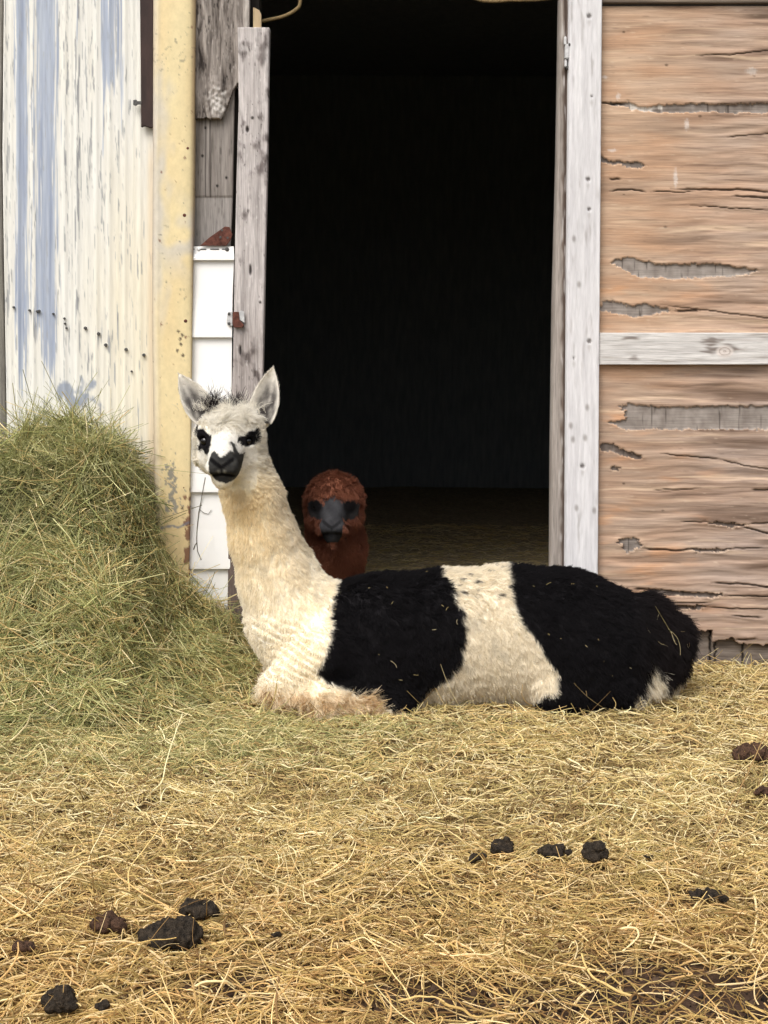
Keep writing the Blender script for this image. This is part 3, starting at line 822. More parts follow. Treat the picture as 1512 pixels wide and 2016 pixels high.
hy_c = lambda r, g, b: lin(r, g, b, 1.42)
HAYC = [hy_c(208, 186, 118), hy_c(226, 206, 146), hy_c(194, 170, 100), hy_c(172, 154, 88), hy_c(206, 174, 110), hy_c(238, 220, 168)]
HAYO = [hy_c(146, 118, 68), hy_c(126, 100, 58), hy_c(162, 138, 82), hy_c(138, 122, 68)]
HAYG = [hy_c(146, 144, 84), hy_c(168, 162, 98), hy_c(126, 128, 74), hy_c(192, 182, 118), hy_c(152, 142, 84), hy_c(216, 204, 146)]
def lay_strands(x, y, hfun, length, width, lift, arch, colset, K=6, curl=1.2, stray=0.0):
    n = len(x)
    az = rng.uniform(0, 2 * np.pi, n)
    cur = rng.normal(0, curl, n)
    t = np.linspace(-0.5, 0.5, K)
    a = az[:, None] + cur[:, None] * t[None, :] + np.where(rng.random(n) < 0.45, rng.normal(0, 0.9, n), 0)[:, None] * (t[None, :] > 0)
    step = length[:, None] / (K - 1)
    dx, dy = np.cos(a) * step, np.sin(a) * step
    X = np.cumsum(dx, 1); Y = np.cumsum(dy, 1)
    X = X - X[:, K // 2][:, None] + x[:, None]; Y = Y - Y[:, K // 2][:, None] + y[:, None]
    Z = hfun(X, Y) + (lift[:, None]) + arch[:, None] * (0.25 - t[None, :] ** 2) * 4
    tip = (rng.random(n) < stray) * np.abs(rng.normal(0, 0.35, n)) * length
    Z = Z + tip[:, None] * (t[None, :] + 0.5) ** 2
    Z = Z + rng.normal(0, 0.0015, Z.shape)
    pts = np.stack([X, Y, Z], -1)
    rad = width[:, None] * np.linspace(1, 0.55, K)[None, :] * 0.5
    ci = rng.integers(0, len(colset), n)
    col = np.array(colset)[ci] * rng.uniform(0.72, 1.12, (n, 1))
    return pts, rad, col

def visible_ground(n, y0, y1, margin=0.45):
    y = rng.uniform(y0, y1, n)
    hw = (W_PX / 2 / F_PX) * (y - CAM[1]) * 1.06 + margin
    return rng.uniform(-1, 1, n) * hw, y

# bedding in front of the barn
N = 115000
x, y = visible_ground(N, -2.75, 0.03)
keepm = rng.random(N) > 0.82 * mud(x, y)
clump = fbm(x * 3.1, y * 4.0, 12.0, 3)
keepm &= rng.random(N) < 0.80 + 0.6 * clump
x, y = x[keepm], y[keepm]
n = len(x)
near = sstep(-1.2, -2.4, y)
ln = rng.lognormal(math.log(0.056), 0.55, n).clip(0.015, 0.26) * (1 + 0.35 * near)
wd = rng.lognormal(math.log(0.0019), 0.38, n).clip(0.0009, 0.0048)
lf = rng.uniform(0.0, 0.022, n) + 0.016 * np.clip(fbm(x * 4, y * 5, 21.0, 3), -0.2, 1)
ar = rng.normal(0.002, 0.006, n)
bed = lambda X, Y: ground_z(X, Y) + 0.012 * np.clip(fbm(X * 9, Y * 11, 31.0, 2), -0.5, 1)
p1, r1, c1 = lay_strands(x, y, bed, ln, wd, lf, ar, HAYC, stray=0.16)
old = rng.random(n) < sstep(0.020, 0.004, lf) * 0.75 + 0.08
c1 = np.where(old[:, None], np.array(HAYO)[rng.integers(0, len(HAYO), n)] * rng.uniform(0.7, 1.1, (n, 1)), c1)
# greener towards the heap, browner in the worn front
gr = sstep(0.75, 0.0, np.hypot((x + 0.75) / 1.1, (y + 0.75) / 0.55) - 0.35) * 0.7
gi = np.array(HAYG)[rng.integers(0, len(HAYG), n)] * rng.uniform(0.8, 1.1, (n, 1))
c1 = np.where((rng.random(n) < gr)[:, None], gi, c1)
br = 0.55 * sstep(-1.3, -2.3, y + 0.25 * fbm(x * 3, y * 3, 2.0, 3))
c1 = mixc(c1, c1 * np.array([1.0, 0.80, 0.62]), br)
tag(strands_obj('hay_bedding', p1, r1, c1, M_hay), 'loose yellow hay strewn over the ground in front of the barn', 'hay', kind='stuff')

# a thin scatter on the barn floor
N = 14000
x = rng.uniform(-0.8, 1.6, N); y = 0.05 + rng.power(0.6, N) * 3.6
ln = rng.lognormal(math.log(0.06), 0.5, N).clip(0.02, 0.2)
p2, r2, c2 = lay_strands(x, y, ground_z, ln, np.full(N, 0.0016), rng.uniform(0, 0.012, N), rng.normal(0, 0.004, N), HAYC)
tag(strands_obj('floor_straw', p2, r2, c2, M_hay), 'sparse straw scattered on the dark floor inside the doorway', 'straw', kind='stuff')

# ------------------------------------------------------------------ hay heap
heap = thing('hay_heap', (-1.0, -0.4, 0.0), 'tangled green-grey hay heap piled against the flaking steel wall', 'hay heap')
hx = np.arange(-2.0, -0.28, 0.016); hy = np.arange(-0.95, -0.004, 0.016)
HX, HY = np.meshgrid(hx, hy)
HP = pile_h(HX, HY)
HZ = np.where(HP > 0.004, ground_z(HX, HY) + HP - 0.018, -0.06)
ii = np.arange(HX.size).reshape(HX.shape)
hq = np.stack([ii[:-1, :-1], ii[:-1, 1:], ii[1:, 1:], ii[1:, :-1]], -1).reshape(-1, 4)
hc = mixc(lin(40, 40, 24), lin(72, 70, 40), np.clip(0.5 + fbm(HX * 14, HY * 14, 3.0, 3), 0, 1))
mesh_obj('mound', np.stack([HX, HY, HZ], -1).reshape(-1, 3), hq, M_mound, heap, hc.reshape(-1, 3))
N = 105000
x = rng.uniform(-1.75, -0.34, N); y = rng.uniform(-0.92, -0.01, N)
ph = pile_h(x, y)
# more on the steep faces so that cover is even over the surface
e = 0.01
sl = np.hypot((pile_h(x + e, y) - ph) / e, (pile_h(x, y + e) - ph) / e)
k_ = (ph > 0.012) & (rng.random(N) < np.sqrt(1 + np.minimum(sl, 3.0) ** 2) / 3.0)
x, y = x[k_], y[k_]
n = len(x)
hfun = lambda X, Y: ground_z(X, Y) + pile_h(X, np.minimum(Y, -0.005))
ln = rng.lognormal(math.log(0.080), 0.42, n).clip(0.02, 0.16)
wd = rng.lognormal(math.log(0.0017), 0.35, n).clip(0.0009, 0.0036)
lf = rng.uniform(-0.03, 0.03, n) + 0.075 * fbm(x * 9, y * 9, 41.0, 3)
base = np.stack([x, y, hfun(x, y) + lf], -1)
gxn = -(hfun(x + e, y) - hfun(x - e, y)) / (2 * e); gyn = -(hfun(x, y + e) - hfun(x, y - e)) / (2 * e)
nrm = np.stack([gxn, gyn, np.ones(n)], -1); nrm /= np.linalg.norm(nrm, axis=1)[:, None]
def rdir(k_):
    d = rng.normal(size=(n, 3)) + 0.7 * np.stack([noise(x * 9, y * 9, base[:, 2] * 9 + 11 * q_ + k_) for q_ in range(3)], -1) * 2
    d -= nrm * (d * nrm).sum(1)[:, None] * 0.62
    return d / np.linalg.norm(d, axis=1)[:, None]
d0, d1, d2 = rdir(0.0), rdir(40.0), rdir(80.0)
K_ = 7
t = np.linspace(-0.5, 0.5, K_)[None, :, None]
Lc = ln[:, None, None]
p3 = base[:, None, :] + Lc * (t * d0[:, None, :] + (t * t) * 3.0 * d1[:, None, :] + (np.maximum(t, 0) ** 2) * 2.2 * d2[:, None, :] + (np.maximum(-t, 0) ** 2) * 1.5 * d2[::-1][:, None, :])
rel3 = p3 - base[:, None, :]
up = (rel3 * nrm[:, None, :]).sum(-1)
lim = rng.uniform(0.006, 0.022, n)[:, None]
up2 = np.sign(up) * np.where(np.abs(up) > lim, lim + 0.22 * (np.abs(up) - lim), np.abs(up))
p3 = p3 + nrm[:, None, :] * (up2 - up)[..., None]
r3 = 0.5 * wd[:, None] * np.linspace(1, 0.55, K_)[None, :]
c3 = np.array(HAYG)[rng.integers(0, len(HAYG), n)] * rng.uniform(0.5, 1.08, (n, 1)) * np.array([0.92, 1.0, 0.95])
c3 = c3 * (0.60 + 0.58 * sstep(-0.03, 0.045, lf))[:, None]  # deep-lying stems tinted darker: shade of the voids put into the colour
yel = np.clip(0.25 + 0.5 * fbm(x * 5, y * 5 + pile_h(x, y) * 5, 8.0, 2) + 0.35 * sstep(0.55, 0.2, pile_h(x, y)), 0, 1) * 0.55
c3 = np.where((rng.random(n) < yel)[:, None], np.array(HAYC)[rng.integers(0, len(HAYC), n)] * rng.uniform(0.75, 1.05, (n, 1)), c3)
p3[..., 1] = np.minimum(p3[..., 1], -0.004 + 0 * p3[..., 1])
# wisps standing off the crest and the front
M_ = 700
x = rng.uniform(-1.7, -0.45, M_); y = -0.04 - np.abs(rng.normal(0, 0.14, M_))
b0 = np.stack([x, y, hfun(x, y) - 0.01], -1)
d0 = np.stack([rng.normal(0, 0.6, M_), rng.normal(-0.35, 0.4, M_), np.abs(rng.normal(0.75, 0.3, M_))], -1)
d0 /= np.linalg.norm(d0, axis=1)[:, None]
d1 = np.stack([rng.normal(0, 0.5, M_), rng.normal(-0.3, 0.3, M_), rng.normal(-0.3, 0.4, M_)], -1)
L_ = rng.uniform(0.03, 0.10, M_)[:, None, None]
t = np.linspace(0, 1, 6)[None, :, None]
t = np.linspace(0, 1, 7)[None, :, None]
p4 = b0[:, None, :] + L_ * (t * d0[:, None, :] + t * t * 0.5 * d1[:, None, :])
p4[..., 1] = np.minimum(p4[..., 1], -0.004)
r4 = np.full((M_, 7), 0.0008) * np.linspace(1, 0.5, 7)
c4_ = np.array(HAYG)[rng.integers(0, len(HAYG), M_)]
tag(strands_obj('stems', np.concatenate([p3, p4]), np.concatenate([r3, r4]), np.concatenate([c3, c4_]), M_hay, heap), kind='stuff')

# =================================================================== ALPACAS
class Field:
    """signed distance field on a grid, smooth unions, surface nets"""
    def __init__(s, lo, hi, res):
        s.lo, s.res = np.array(lo, float), res
        s.n = np.ceil((np.array(hi) - s.lo) / res).astype(int) + 1
        s.f = np.full(s.n, 0.25, np.float32)
    def box(s, lo, hi):
        a = np.clip(np.floor((np.array(lo) - s.lo) / s.res).astype(int), 0, s.n)
        b = np.clip(np.ceil((np.array(hi) - s.lo) / s.res).astype(int) + 1, 0, s.n)
        sl = tuple(slice(i, j) for i, j in zip(a, b))
        g = np.meshgrid(*[s.lo[k] + s.res * np.arange(a[k], b[k]) for k in range(3)], indexing='ij')
        return sl, g
    def cone(s, a, b, ra, rb, k=0.04, sc=(1, 1, 1), sub=False):
        a, b = np.array(a, float), np.array(b, float)
        m = max(ra, rb) + 0.12
        pad = np.array([m / min(1, 1) * max(q, 1) for q in sc])
        sl, g = s.box(np.minimum(a, b) - pad, np.maximum(a, b) + pad)
        if 0 in [q.stop - q.start for q in sl]:
            return
        sc = np.array(sc, float)
        A, B = a / sc, b / sc
        ba = B - A
        q = [g[i] / sc[i] - A[i] for i in range(3)]
        t = np.clip((q[0] * ba[0] + q[1] * ba[1] + q[2] * ba[2]) / (ba @ ba + 1e-12), 0, 1)
        d = np.sqrt(sum((q[i] - t * ba[i]) ** 2 for i in range(3))) - (ra + (rb - ra) * t)
        d = (d * sc.min()).astype(np.float32)
        f = s.f[sl]
        if sub:
            h = np.clip(0.5 - 0.5 * (f + d) / k, 0, 1)
            s.f[sl] = f * (1 - h) - d * h + k * h * (1 - h)
        else:
            h = np.clip(0.5 + 0.5 * (f - d) / k, 0, 1)
            s.f[sl] = f * (1 - h) + d * h - k * h * (1 - h)
    def ball(s, c, r, k=0.04, sc=(1, 1, 1), sub=False):
        s.cone(c, np.array(c) + 1e-5, r, r, k, sc, sub)
    def mesh(s):
        f = s.f
        ins = f < 0
        cs = np.zeros(tuple(s.n - 1), np.int8)
        for i in (0, 1):
            for j in (0, 1):
                for k in (0, 1):
                    cs += ins[i:s.n[0] - 1 + i, j:s.n[1] - 1 + j, k:s.n[2] - 1 + k]
        act = np.argwhere((cs > 0) & (cs < 8))
        vid = np.full(cs.shape, -1, np.int64)
        vid[tuple(act.T)] = np.arange(len(act))
        acc = np.zeros((len(act), 3)); cnt = np.zeros(len(act))
        corners = np.array([[i, j, k] for i in (0, 1) for j in (0, 1) for k in (0, 1)])
        val = {tuple(c): f[tuple((act + c).T)] for c in corners}
        for c in corners:
            for ax in range(3):
                if c[ax] == 0:
                    d = c.copy(); d[ax] = 1
                    a, b = val[tuple(c)], val[tuple(d)]
                    m = (a < 0) != (b < 0)
                    t = np.where(m, a / np.where(m, a - b, 1), 0)
                    p = c + t[:, None] * (d - c)
                    acc += np.where(m[:, None], p, 0); cnt += m
        v = s.lo + s.res * (act + acc / cnt[:, None])
        quads = []
        for ax in range(3):
            a1, a2 = (ax + 1) % 3, (ax + 2) % 3
            sh = [slice(None)] * 3; sh2 = [slice(None)] * 3
            sh[ax] = slice(0, -1); sh2[ax] = slice(1, None)
            A, B = ins[tuple(sh)], ins[tuple(sh2)]
            e = np.argwhere(A != B)
            ok = (e[:, a1] > 0) & (e[:, a2] > 0) & (e[:, a1] < s.n[a1] - 1) & (e[:, a2] < s.n[a2] - 1)
            e = e[ok]
            inside_first = A[tuple(e.T)]
            o = []
            for (u, w) in ((0, 0), (-1, 0), (-1, -1), (0, -1)):
                c = e.copy(); c[:, a1] += u; c[:, a2] += w
                o.append(vid[tuple(c.T)])
            q = np.stack(o, -1)
            q[~inside_first] = q[~inside_first][:, ::-1]
            quads.append(q)
        q = np.concatenate(quads)
        return v, q[(q >= 0).all(1)]

def smooth_verts(v, q, it=3, lam=0.5):
    e = np.concatenate([q[:, [0, 1]], q[:, [1, 2]], q[:, [2, 3]], q[:, [3, 0]]])
    e = np.concatenate([e, e[:, ::-1]])
    deg = np.bincount(e[:, 0], minlength=len(v))[:, None]
    for _ in range(it):
        s = np.zeros_like(v)
        for k in range(3):
            s[:, k] = np.bincount(e[:, 0], v[e[:, 1], k], minlength=len(v))
        v = v + lam * (s / np.maximum(deg, 1) - v)
    return v

def vnormals(v, q):
    n = np.cross(v[q[:, 2]] - v[q[:, 0]], v[q[:, 3]] - v[q[:, 1]])
    o = np.zeros_like(v)
    for c in range(4):
        for k in range(3):
            o[:, k] += np.bincount(q[:, c], n[:, k], minlength=len(v))
    return o / np.maximum(np.linalg.norm(o, axis=1)[:, None], 1e-12)

def scatter(v, q, n, weight=None):
    tri = np.concatenate([q[:, [0, 1, 2]], q[:, [0, 2, 3]]])
    vn = vnormals(v, q)
    a = np.linalg.norm(np.cross(v[tri[:, 1]] - v[tri[:, 0]], v[tri[:, 2]] - v[tri[:, 0]]), axis=1)
    if weight is not None:
        a = a * weight(v[tri].mean(1))
    i = np.searchsorted(np.cumsum(a), rng.random(n) * a.sum())
    i = np.minimum(i, len(tri) - 1)
    r1_, r2_ = np.sqrt(rng.random(n)), rng.random(n)
    w = np.stack([1 - r1_, r1_ * (1 - r2_), r1_ * r2_], -1)[..., None]
    p = (v[tri[i]] * w).sum(1)
    nn = (vn[tri[i]] * w).sum(1)
    return p, nn / np.linalg.norm(nn, axis=1)[:, None]

def fur(name, parent, p, nn, flow, length, lay, col, width=0.0011, clump=0.5, cscale=35.0, K=4, seed=0.0, curl=0.0):
    """flow: preferred direction; lay 0..1 how flat the fibre lies"""
    n = len(p)
    fl = flow - nn * (flow * nn).sum(1)[:, None]
    fl /= np.maximum(np.linalg.norm(fl, axis=1)[:, None], 1e-6)
    cl = np.stack([noise(p[:, 0] * cscale, p[:, 1] * cscale, p[:, 2] * cscale + 5.1 * k + seed) for k in range(3)], -1)
    cl2 = np.stack([noise(p[:, 0] * cscale * 2.7, p[:, 1] * cscale * 2.7, p[:, 2] * cscale * 2.7 + 7.7 * k + seed) for k in range(3)], -1)
    lay = np.asarray(lay)[:, None] if np.ndim(lay) else lay
    d = nn * (1 - lay) + fl * lay + clump * (1.5 * cl + 0.8 * cl2) + rng.normal(0, 0.12, (n, 3))
    d -= nn * np.minimum((d * nn).sum(1) - 0.12, 0)[:, None]
    d /= np.linalg.norm(d, axis=1)[:, None]
    L = (length * rng.uniform(0.65, 1.15, n))[:, None, None]
    t = np.linspace(0, 1, K)[None, :, None]
    bend = (fl * 0.35 + np.array([0, 0, -0.15]) + curl * 2.0 * cl2[:, ::-1])[:, None, :]
    pts = p[:, None, :] - nn[:, None, :] * 0.002 + L * (t * d[:, None, :] + t * t * bend * 0.6)
    rad = 0.5 * width * np.linspace(1, 0.45, K)[None, :] * rng.uniform(0.7, 1.3, (n, 1))
    return strands_obj(name, pts, rad, col * rng.uniform(0.88, 1.08, (n, 1)), M_fleece, parent)

def make_ear(parent, base, tip, side, normal, w, cfun, bend=0.0, furlen=0.007, nfur=5000):
    """cupped leaf-shaped ear with real thickness"""
    base, tip, side, normal = [np.array(a, float) for a in (base, tip, side, normal)]
    nt, ns = 18, 13
    t = np.linspace(0, 1, nt)
    wp = w * np.interp(t, [0, 0.15, 0.35, 0.6, 0.8, 0.93, 1], [0.72, 0.92, 1.0, 0.82, 0.5, 0.22, 0.03])
    s = np.linspace(-1, 1, ns)
    T, S = np.meshgrid(t, s, indexing='ij')
    sp = base + (tip - base) * T[..., None] + side * (bend * T * T)[..., None]
    cup = (0.55 * (S ** 2) - 0.25) * wp[:, None]
    fr = sp + side * (S * wp[:, None])[..., None] + normal * cup[..., None]
    bk = fr - normal * (0.006 * (1 - 0.6 * np.abs(S)))[..., None]
    v = np.concatenate([fr.reshape(-1, 3), bk.reshape(-1, 3)])
    i = np.arange(nt * ns).reshape(nt, ns)
    q1 = np.stack([i[:-1, :-1], i[:-1, 1:], i[1:, 1:], i[1:, :-1]], -1).reshape(-1, 4)
    q2 = q1[:, ::-1] + nt * ns
    loop = np.concatenate([i[0, :], i[1:, -1], i[-1, -2::-1], i[-2:0:-1, 0]])
    l2 = np.roll(loop, -1)
    q3 = np.stack([l2, loop, loop + nt * ns, l2 + nt * ns], -1)
    q = np.concatenate([q1, q2, q3])
    # face outwards check: front faces should look along +normal
    nf = np.cross(v[q1[0, 2]] - v[q1[0, 0]], v[q1[0, 3]] - v[q1[0, 1]])
    if nf @ normal < 0:
        q = q[:, ::-1]
    Tc, Sc = np.concatenate([T.ravel(), T.ravel()]), np.concatenate([S.ravel(), S.ravel()])
    fb = np.concatenate([np.ones(nt * ns), np.zeros(nt * ns)])
    o = mesh_obj('ear', v, q, M_skin, parent, cfun(Tc, Sc, fb))
    p, nn = scatter(v, q, nfur)
    tt = ((p - base) @ (tip - base)) / ((tip - base) @ (tip - base))
    ww = w * np.interp(tt, [0, 0.15, 0.35, 0.6, 0.8, 0.93, 1], [0.72, 0.92, 1.0, 0.82, 0.5, 0.22, 0.03])
    ss = ((p - base - np.outer(tt, tip - base)) @ side - bend * tt * tt) / np.maximum(ww, 0.004)
    col = cfun(tt, ss, (nn @ normal > -0.1) * 1.0)
    fur('fur', o, p, nn, np.tile(tip - base, (len(p), 1)), np.full(len(p), furlen), 0.75, col, 0.0008, 0.15)
    return o

def eye(parent, c, r, look):
    bm = bmesh.new()
    bmesh.ops.create_uvsphere(bm, u_segments=20, v_segments=12, radius=r)
    bmesh.ops.translate(bm, vec=c, verts=bm.verts)
    return bm_obj('eye', bm, M_eye, parent, True)

def head_field(fd, C, k=1.0, dome=0.0):
    """C: point midway between the eyes, on the face's centre line; the head faces -Y"""
    C = np.array(C)
    q = lambda x, d, z: C + k * np.array([x, -d, z])
    fd.ball(q(0.010, -0.045, 0.012), 0.070 * k, 0.03, (1.06, 1.2, 1.0))          # cranium
    if dome:
        fd.ball(q(0.0, -0.03, 0.045), 0.070 * k * dome, 0.03, (1.1, 1.0, 0.9))
    fd.cone(q(0, 0.005, -0.010), q(0, 0.098, -0.058), 0.055 * k, 0.037 * k, 0.03, (1.02, 1, 1))   # muzzle
    fd.cone(q(0, -0.02, -0.055), q(0, 0.085, -0.083), 0.050 * k, 0.026 * k, 0.025)   # lower jaw
    fd.cone(q(0, 0.03, 0.016), q(0, 0.112, -0.035), 0.024 * k, 0.020 * k, 0.02)       # bridge of the nose
    for s in (-1, 1):
        fd.ball(q(s * 0.044, -0.025, -0.045), 0.042 * k, 0.03)                       # cheeks
        fd.ball(q(s * 0.050, -0.008, 0.010), 0.032 * k, 0.03)                        # temples
        fd.ball(q(s * 0.048, 0.006, 0.022), 0.022 * k, 0.02)                         # brow
        fd.ball(q(s * 0.019, 0.118, -0.062), 0.024 * k, 0.010)                       # split upper lip
        fd.ball(q(s * 0.056, 0.022, -0.001), 0.012 * k, 0.010, sub=True)             # eye socket
        fd.cone(q(s * 0.007, 0.150, -0.056), q(s * 0.022, 0.140, -0.043), 0.0065 * k, 0.0055 * k, 0.004, sub=True)  # nostrils
        fd.cone(q(s * 0.030, 0.120, -0.086), q(0.0, 0.145, -0.080), 0.006 * k, 0.008 * k, 0.004, sub=True)           # mouth
    fd.cone(q(0, 0.150, -0.054), q(0, 0.148, -0.076), 0.005 * k, 0.005 * k, 0.004, sub=True)       # cleft
    fd.ball(q(0, 0.098, -0.096), 0.024 * k, 0.012)                                                   # lower lip

# ------------------------------------------------------------------ white and black alpaca lying across the doorway
YM = -0.40
def B(px, py, Y=YM):
    return P(px, py, Y)
def pr(px, Y=YM):
    return px * (Y - CAM[1]) / F_PX
alp = thing('alpaca', (0.25, YM, 0.0), 'cream alpaca with black body patches and muzzle lying on hay before the doorway', 'alpaca')
fd = Field((-0.62, -0.86, -0.03), (0.92, -0.08, 0.95), 0.004)
D = (1, 1.02, 1)
chain = [(655, 1262, 116), (760, 1262, 130), (880, 1258, 134), (1000, 1252, 136), (1110, 1256, 132), (1200, 1275, 112), (1262, 1290, 88)]
for (a, b) in zip(chain[:-1], chain[1:]):
    fd.cone(B(*a[:2]), B(*b[:2]), pr(a[2]), pr(b[2]), 0.03, D)
fd.ball(B(1140, 1310, YM - 0.11), pr(92), 0.05, (1.25, 0.8, 0.95))                      # near haunch
fd.ball(B(1140, 1300, YM + 0.11), pr(92), 0.05, (1.25, 0.8, 0.95))
fd.cone(B(1090, 1365, YM - 0.17), B(1225, 1362, YM - 0.15), pr(34), pr(34), 0.03)         # folded hind leg
fd.cone(B(1090, 1355, YM + 0.17), B(1225, 1350, YM + 0.15), pr(34), pr(34), 0.03)
fd.cone(B(1225, 1355, YM - 0.12), B(1290, 1335, YM - 0.09), pr(30), pr(26), 0.02)         # hock
fd.cone(B(1275, 1215), B(1318, 1255), pr(44), pr(40), 0.03)                             # tail
fd.cone(B(1318, 1255), B(1312, 1335, YM - 0.02), pr(38), pr(15), 0.02)
fd.ball(B(730, 1330, YM - 0.12), pr(70), 0.05, (1.2, 0.8, 0.9))                         # shoulder and elbow
fd.cone(B(730, 1330, YM - 0.13), B(800, 1380, YM - 0.16), pr(45), pr(26), 0.04)
HC = B(447, 866, -0.53)                                                                  # between the eyes
YH = HC[1]
nk = [(HC + np.array([0.016, 0.045, -0.02]), 0.068), (B(500, 985, -0.46), pr(54)), (B(519, 1060, -0.44), pr(62)), (B(548, 1140, -0.42), pr(76)), (B(582, 1215, -0.41), pr(92)), (B(628, 1275, -0.40), pr(108))]
for (a, b) in zip(nk[:-1], nk[1:]):
    fd.cone(a[0], b[0], a[1], b[1], 0.03)
for s, yo in ((-1, -0.15), (1, 0.12)):                                                   # folded forelegs
    fd.cone(B(640, 1290, YM + yo), B(556, 1345, YM + yo), pr(60), pr(34), 0.04)
    fd.cone(B(552, 1352, YM + yo - 0.02 * s), B(640, 1370, YM + yo * 1.25), pr(36), pr(38), 0.02)
    fd.cone(B(640, 1370, YM + yo * 1.25), B(778, 1390, YM + yo * 1.35), pr(40), pr(26), 0.02)
head_field(fd, HC)
for (ex, ey) in ((414, 830), (508, 830)):                                                # ear roots
    fd.cone(HC + np.array([0.01, 0.04, 0.02]), P(ex, ey, HC[1] + 0.06), 0.05, 0.018, 0.02)
v, q = fd.mesh()
v = smooth_verts(v, q, 3, 0.4)

_vn = vnormals(v, q)
_m = sstep(B(660, 0)[0], B(600, 0)[0], v[:, 0]) * sstep(B(0, 1180)[2], B(0, 1225)[2], v[:, 2]) * sstep(B(0, 1325)[2], B(0, 1300)[2], v[:, 2]) * (v[:, 1] < YM + 0.05)
_f = np.sin((v[:, 2] + 0.35 * (v[:, 0] + 0.3) + 0.012 * noise(v[:, 0] * 18, v[:, 1] * 18, v[:, 2] * 18)) * 2 * np.pi / 0.021)
v = v + _vn * (0.0045 * _m * _f)[:, None]
def xz(pts, Y):
    a = np.array([P(x, y, Y) for x, y in pts])
    return a[:, [0, 2]]
YS = YM - 0.15
BLACK1 = xz([(668,1050),(664,1150),(652,1215),(648,1262),(640,1290),(624,1310),(650,1335),(715,1352),(752,1362),(785,1385),(795,1440),(826,1440),(818,1400),(822,1375),(850,1350),(880,1325),(905,1295),(916,1250),(912,1200),(890,1168),(868,1140),(858,1105),(850,1050)], YS)
BLACK2 = xz([(1000,1050),(1002,1100),(1010,1150),(1008,1180),(1024,1220),(1052,1250),(1072,1285),(1098,1318),(1090,1345),(1068,1360),(1045,1385),(1035,1440),(1235,1440),(1240,1385),(1262,1345),(1285,1300),(1310,1345),(1325,1360),(1420,1300),(1420,1050)], YS)
HX0 = HC[0]
def face_pts(l):
    return xz(l, YH - 0.02)
EYE_L = face_pts([(386,846),(400,843),(408,851),(418,856),(419,874),(416,888),(411,896),(404,893),(398,884),(394,890),(388,886),(393,872),(386,858)])
EYE_R = face_pts([(471,859),(484,856),(492,848),(504,847),(506,862),(503,874),(488,879),(479,876),(471,868)])
MUZ = xz([(411,905),(415,893),(421,888),(429,893),(436,899),(444,896),(452,888),(459,892),(455,882),(449,873),(453,870),(460,878),(467,893),(476,898),(484,910),(481,930),(466,943),(445,952),(425,946),(413,930)], YH - 0.12)
def nose_marks(c, lx, lz):
    """bare black nostrils and lip line"""
    d1, _ = line_d(lx, lz, [(-0.026, -0.042), (-0.007, -0.056), (0.0, -0.060), (0.007, -0.056), (0.026, -0.042)])
    d2, _ = line_d(lx, lz, [(-0.030, -0.086), (-0.012, -0.081), (0.0, -0.079), (0.012, -0.081), (0.030, -0.084)])
    d3, _ = line_d(lx, lz, [(0.0, -0.058), (0.0, -0.078)])
    return mixc(c, lin(14, 13, 14), np.maximum(sstep(0.0075, 0.003, d1), np.maximum(sstep(0.0055, 0.002, d2), 0.8 * sstep(0.003, 0.001, d3))))
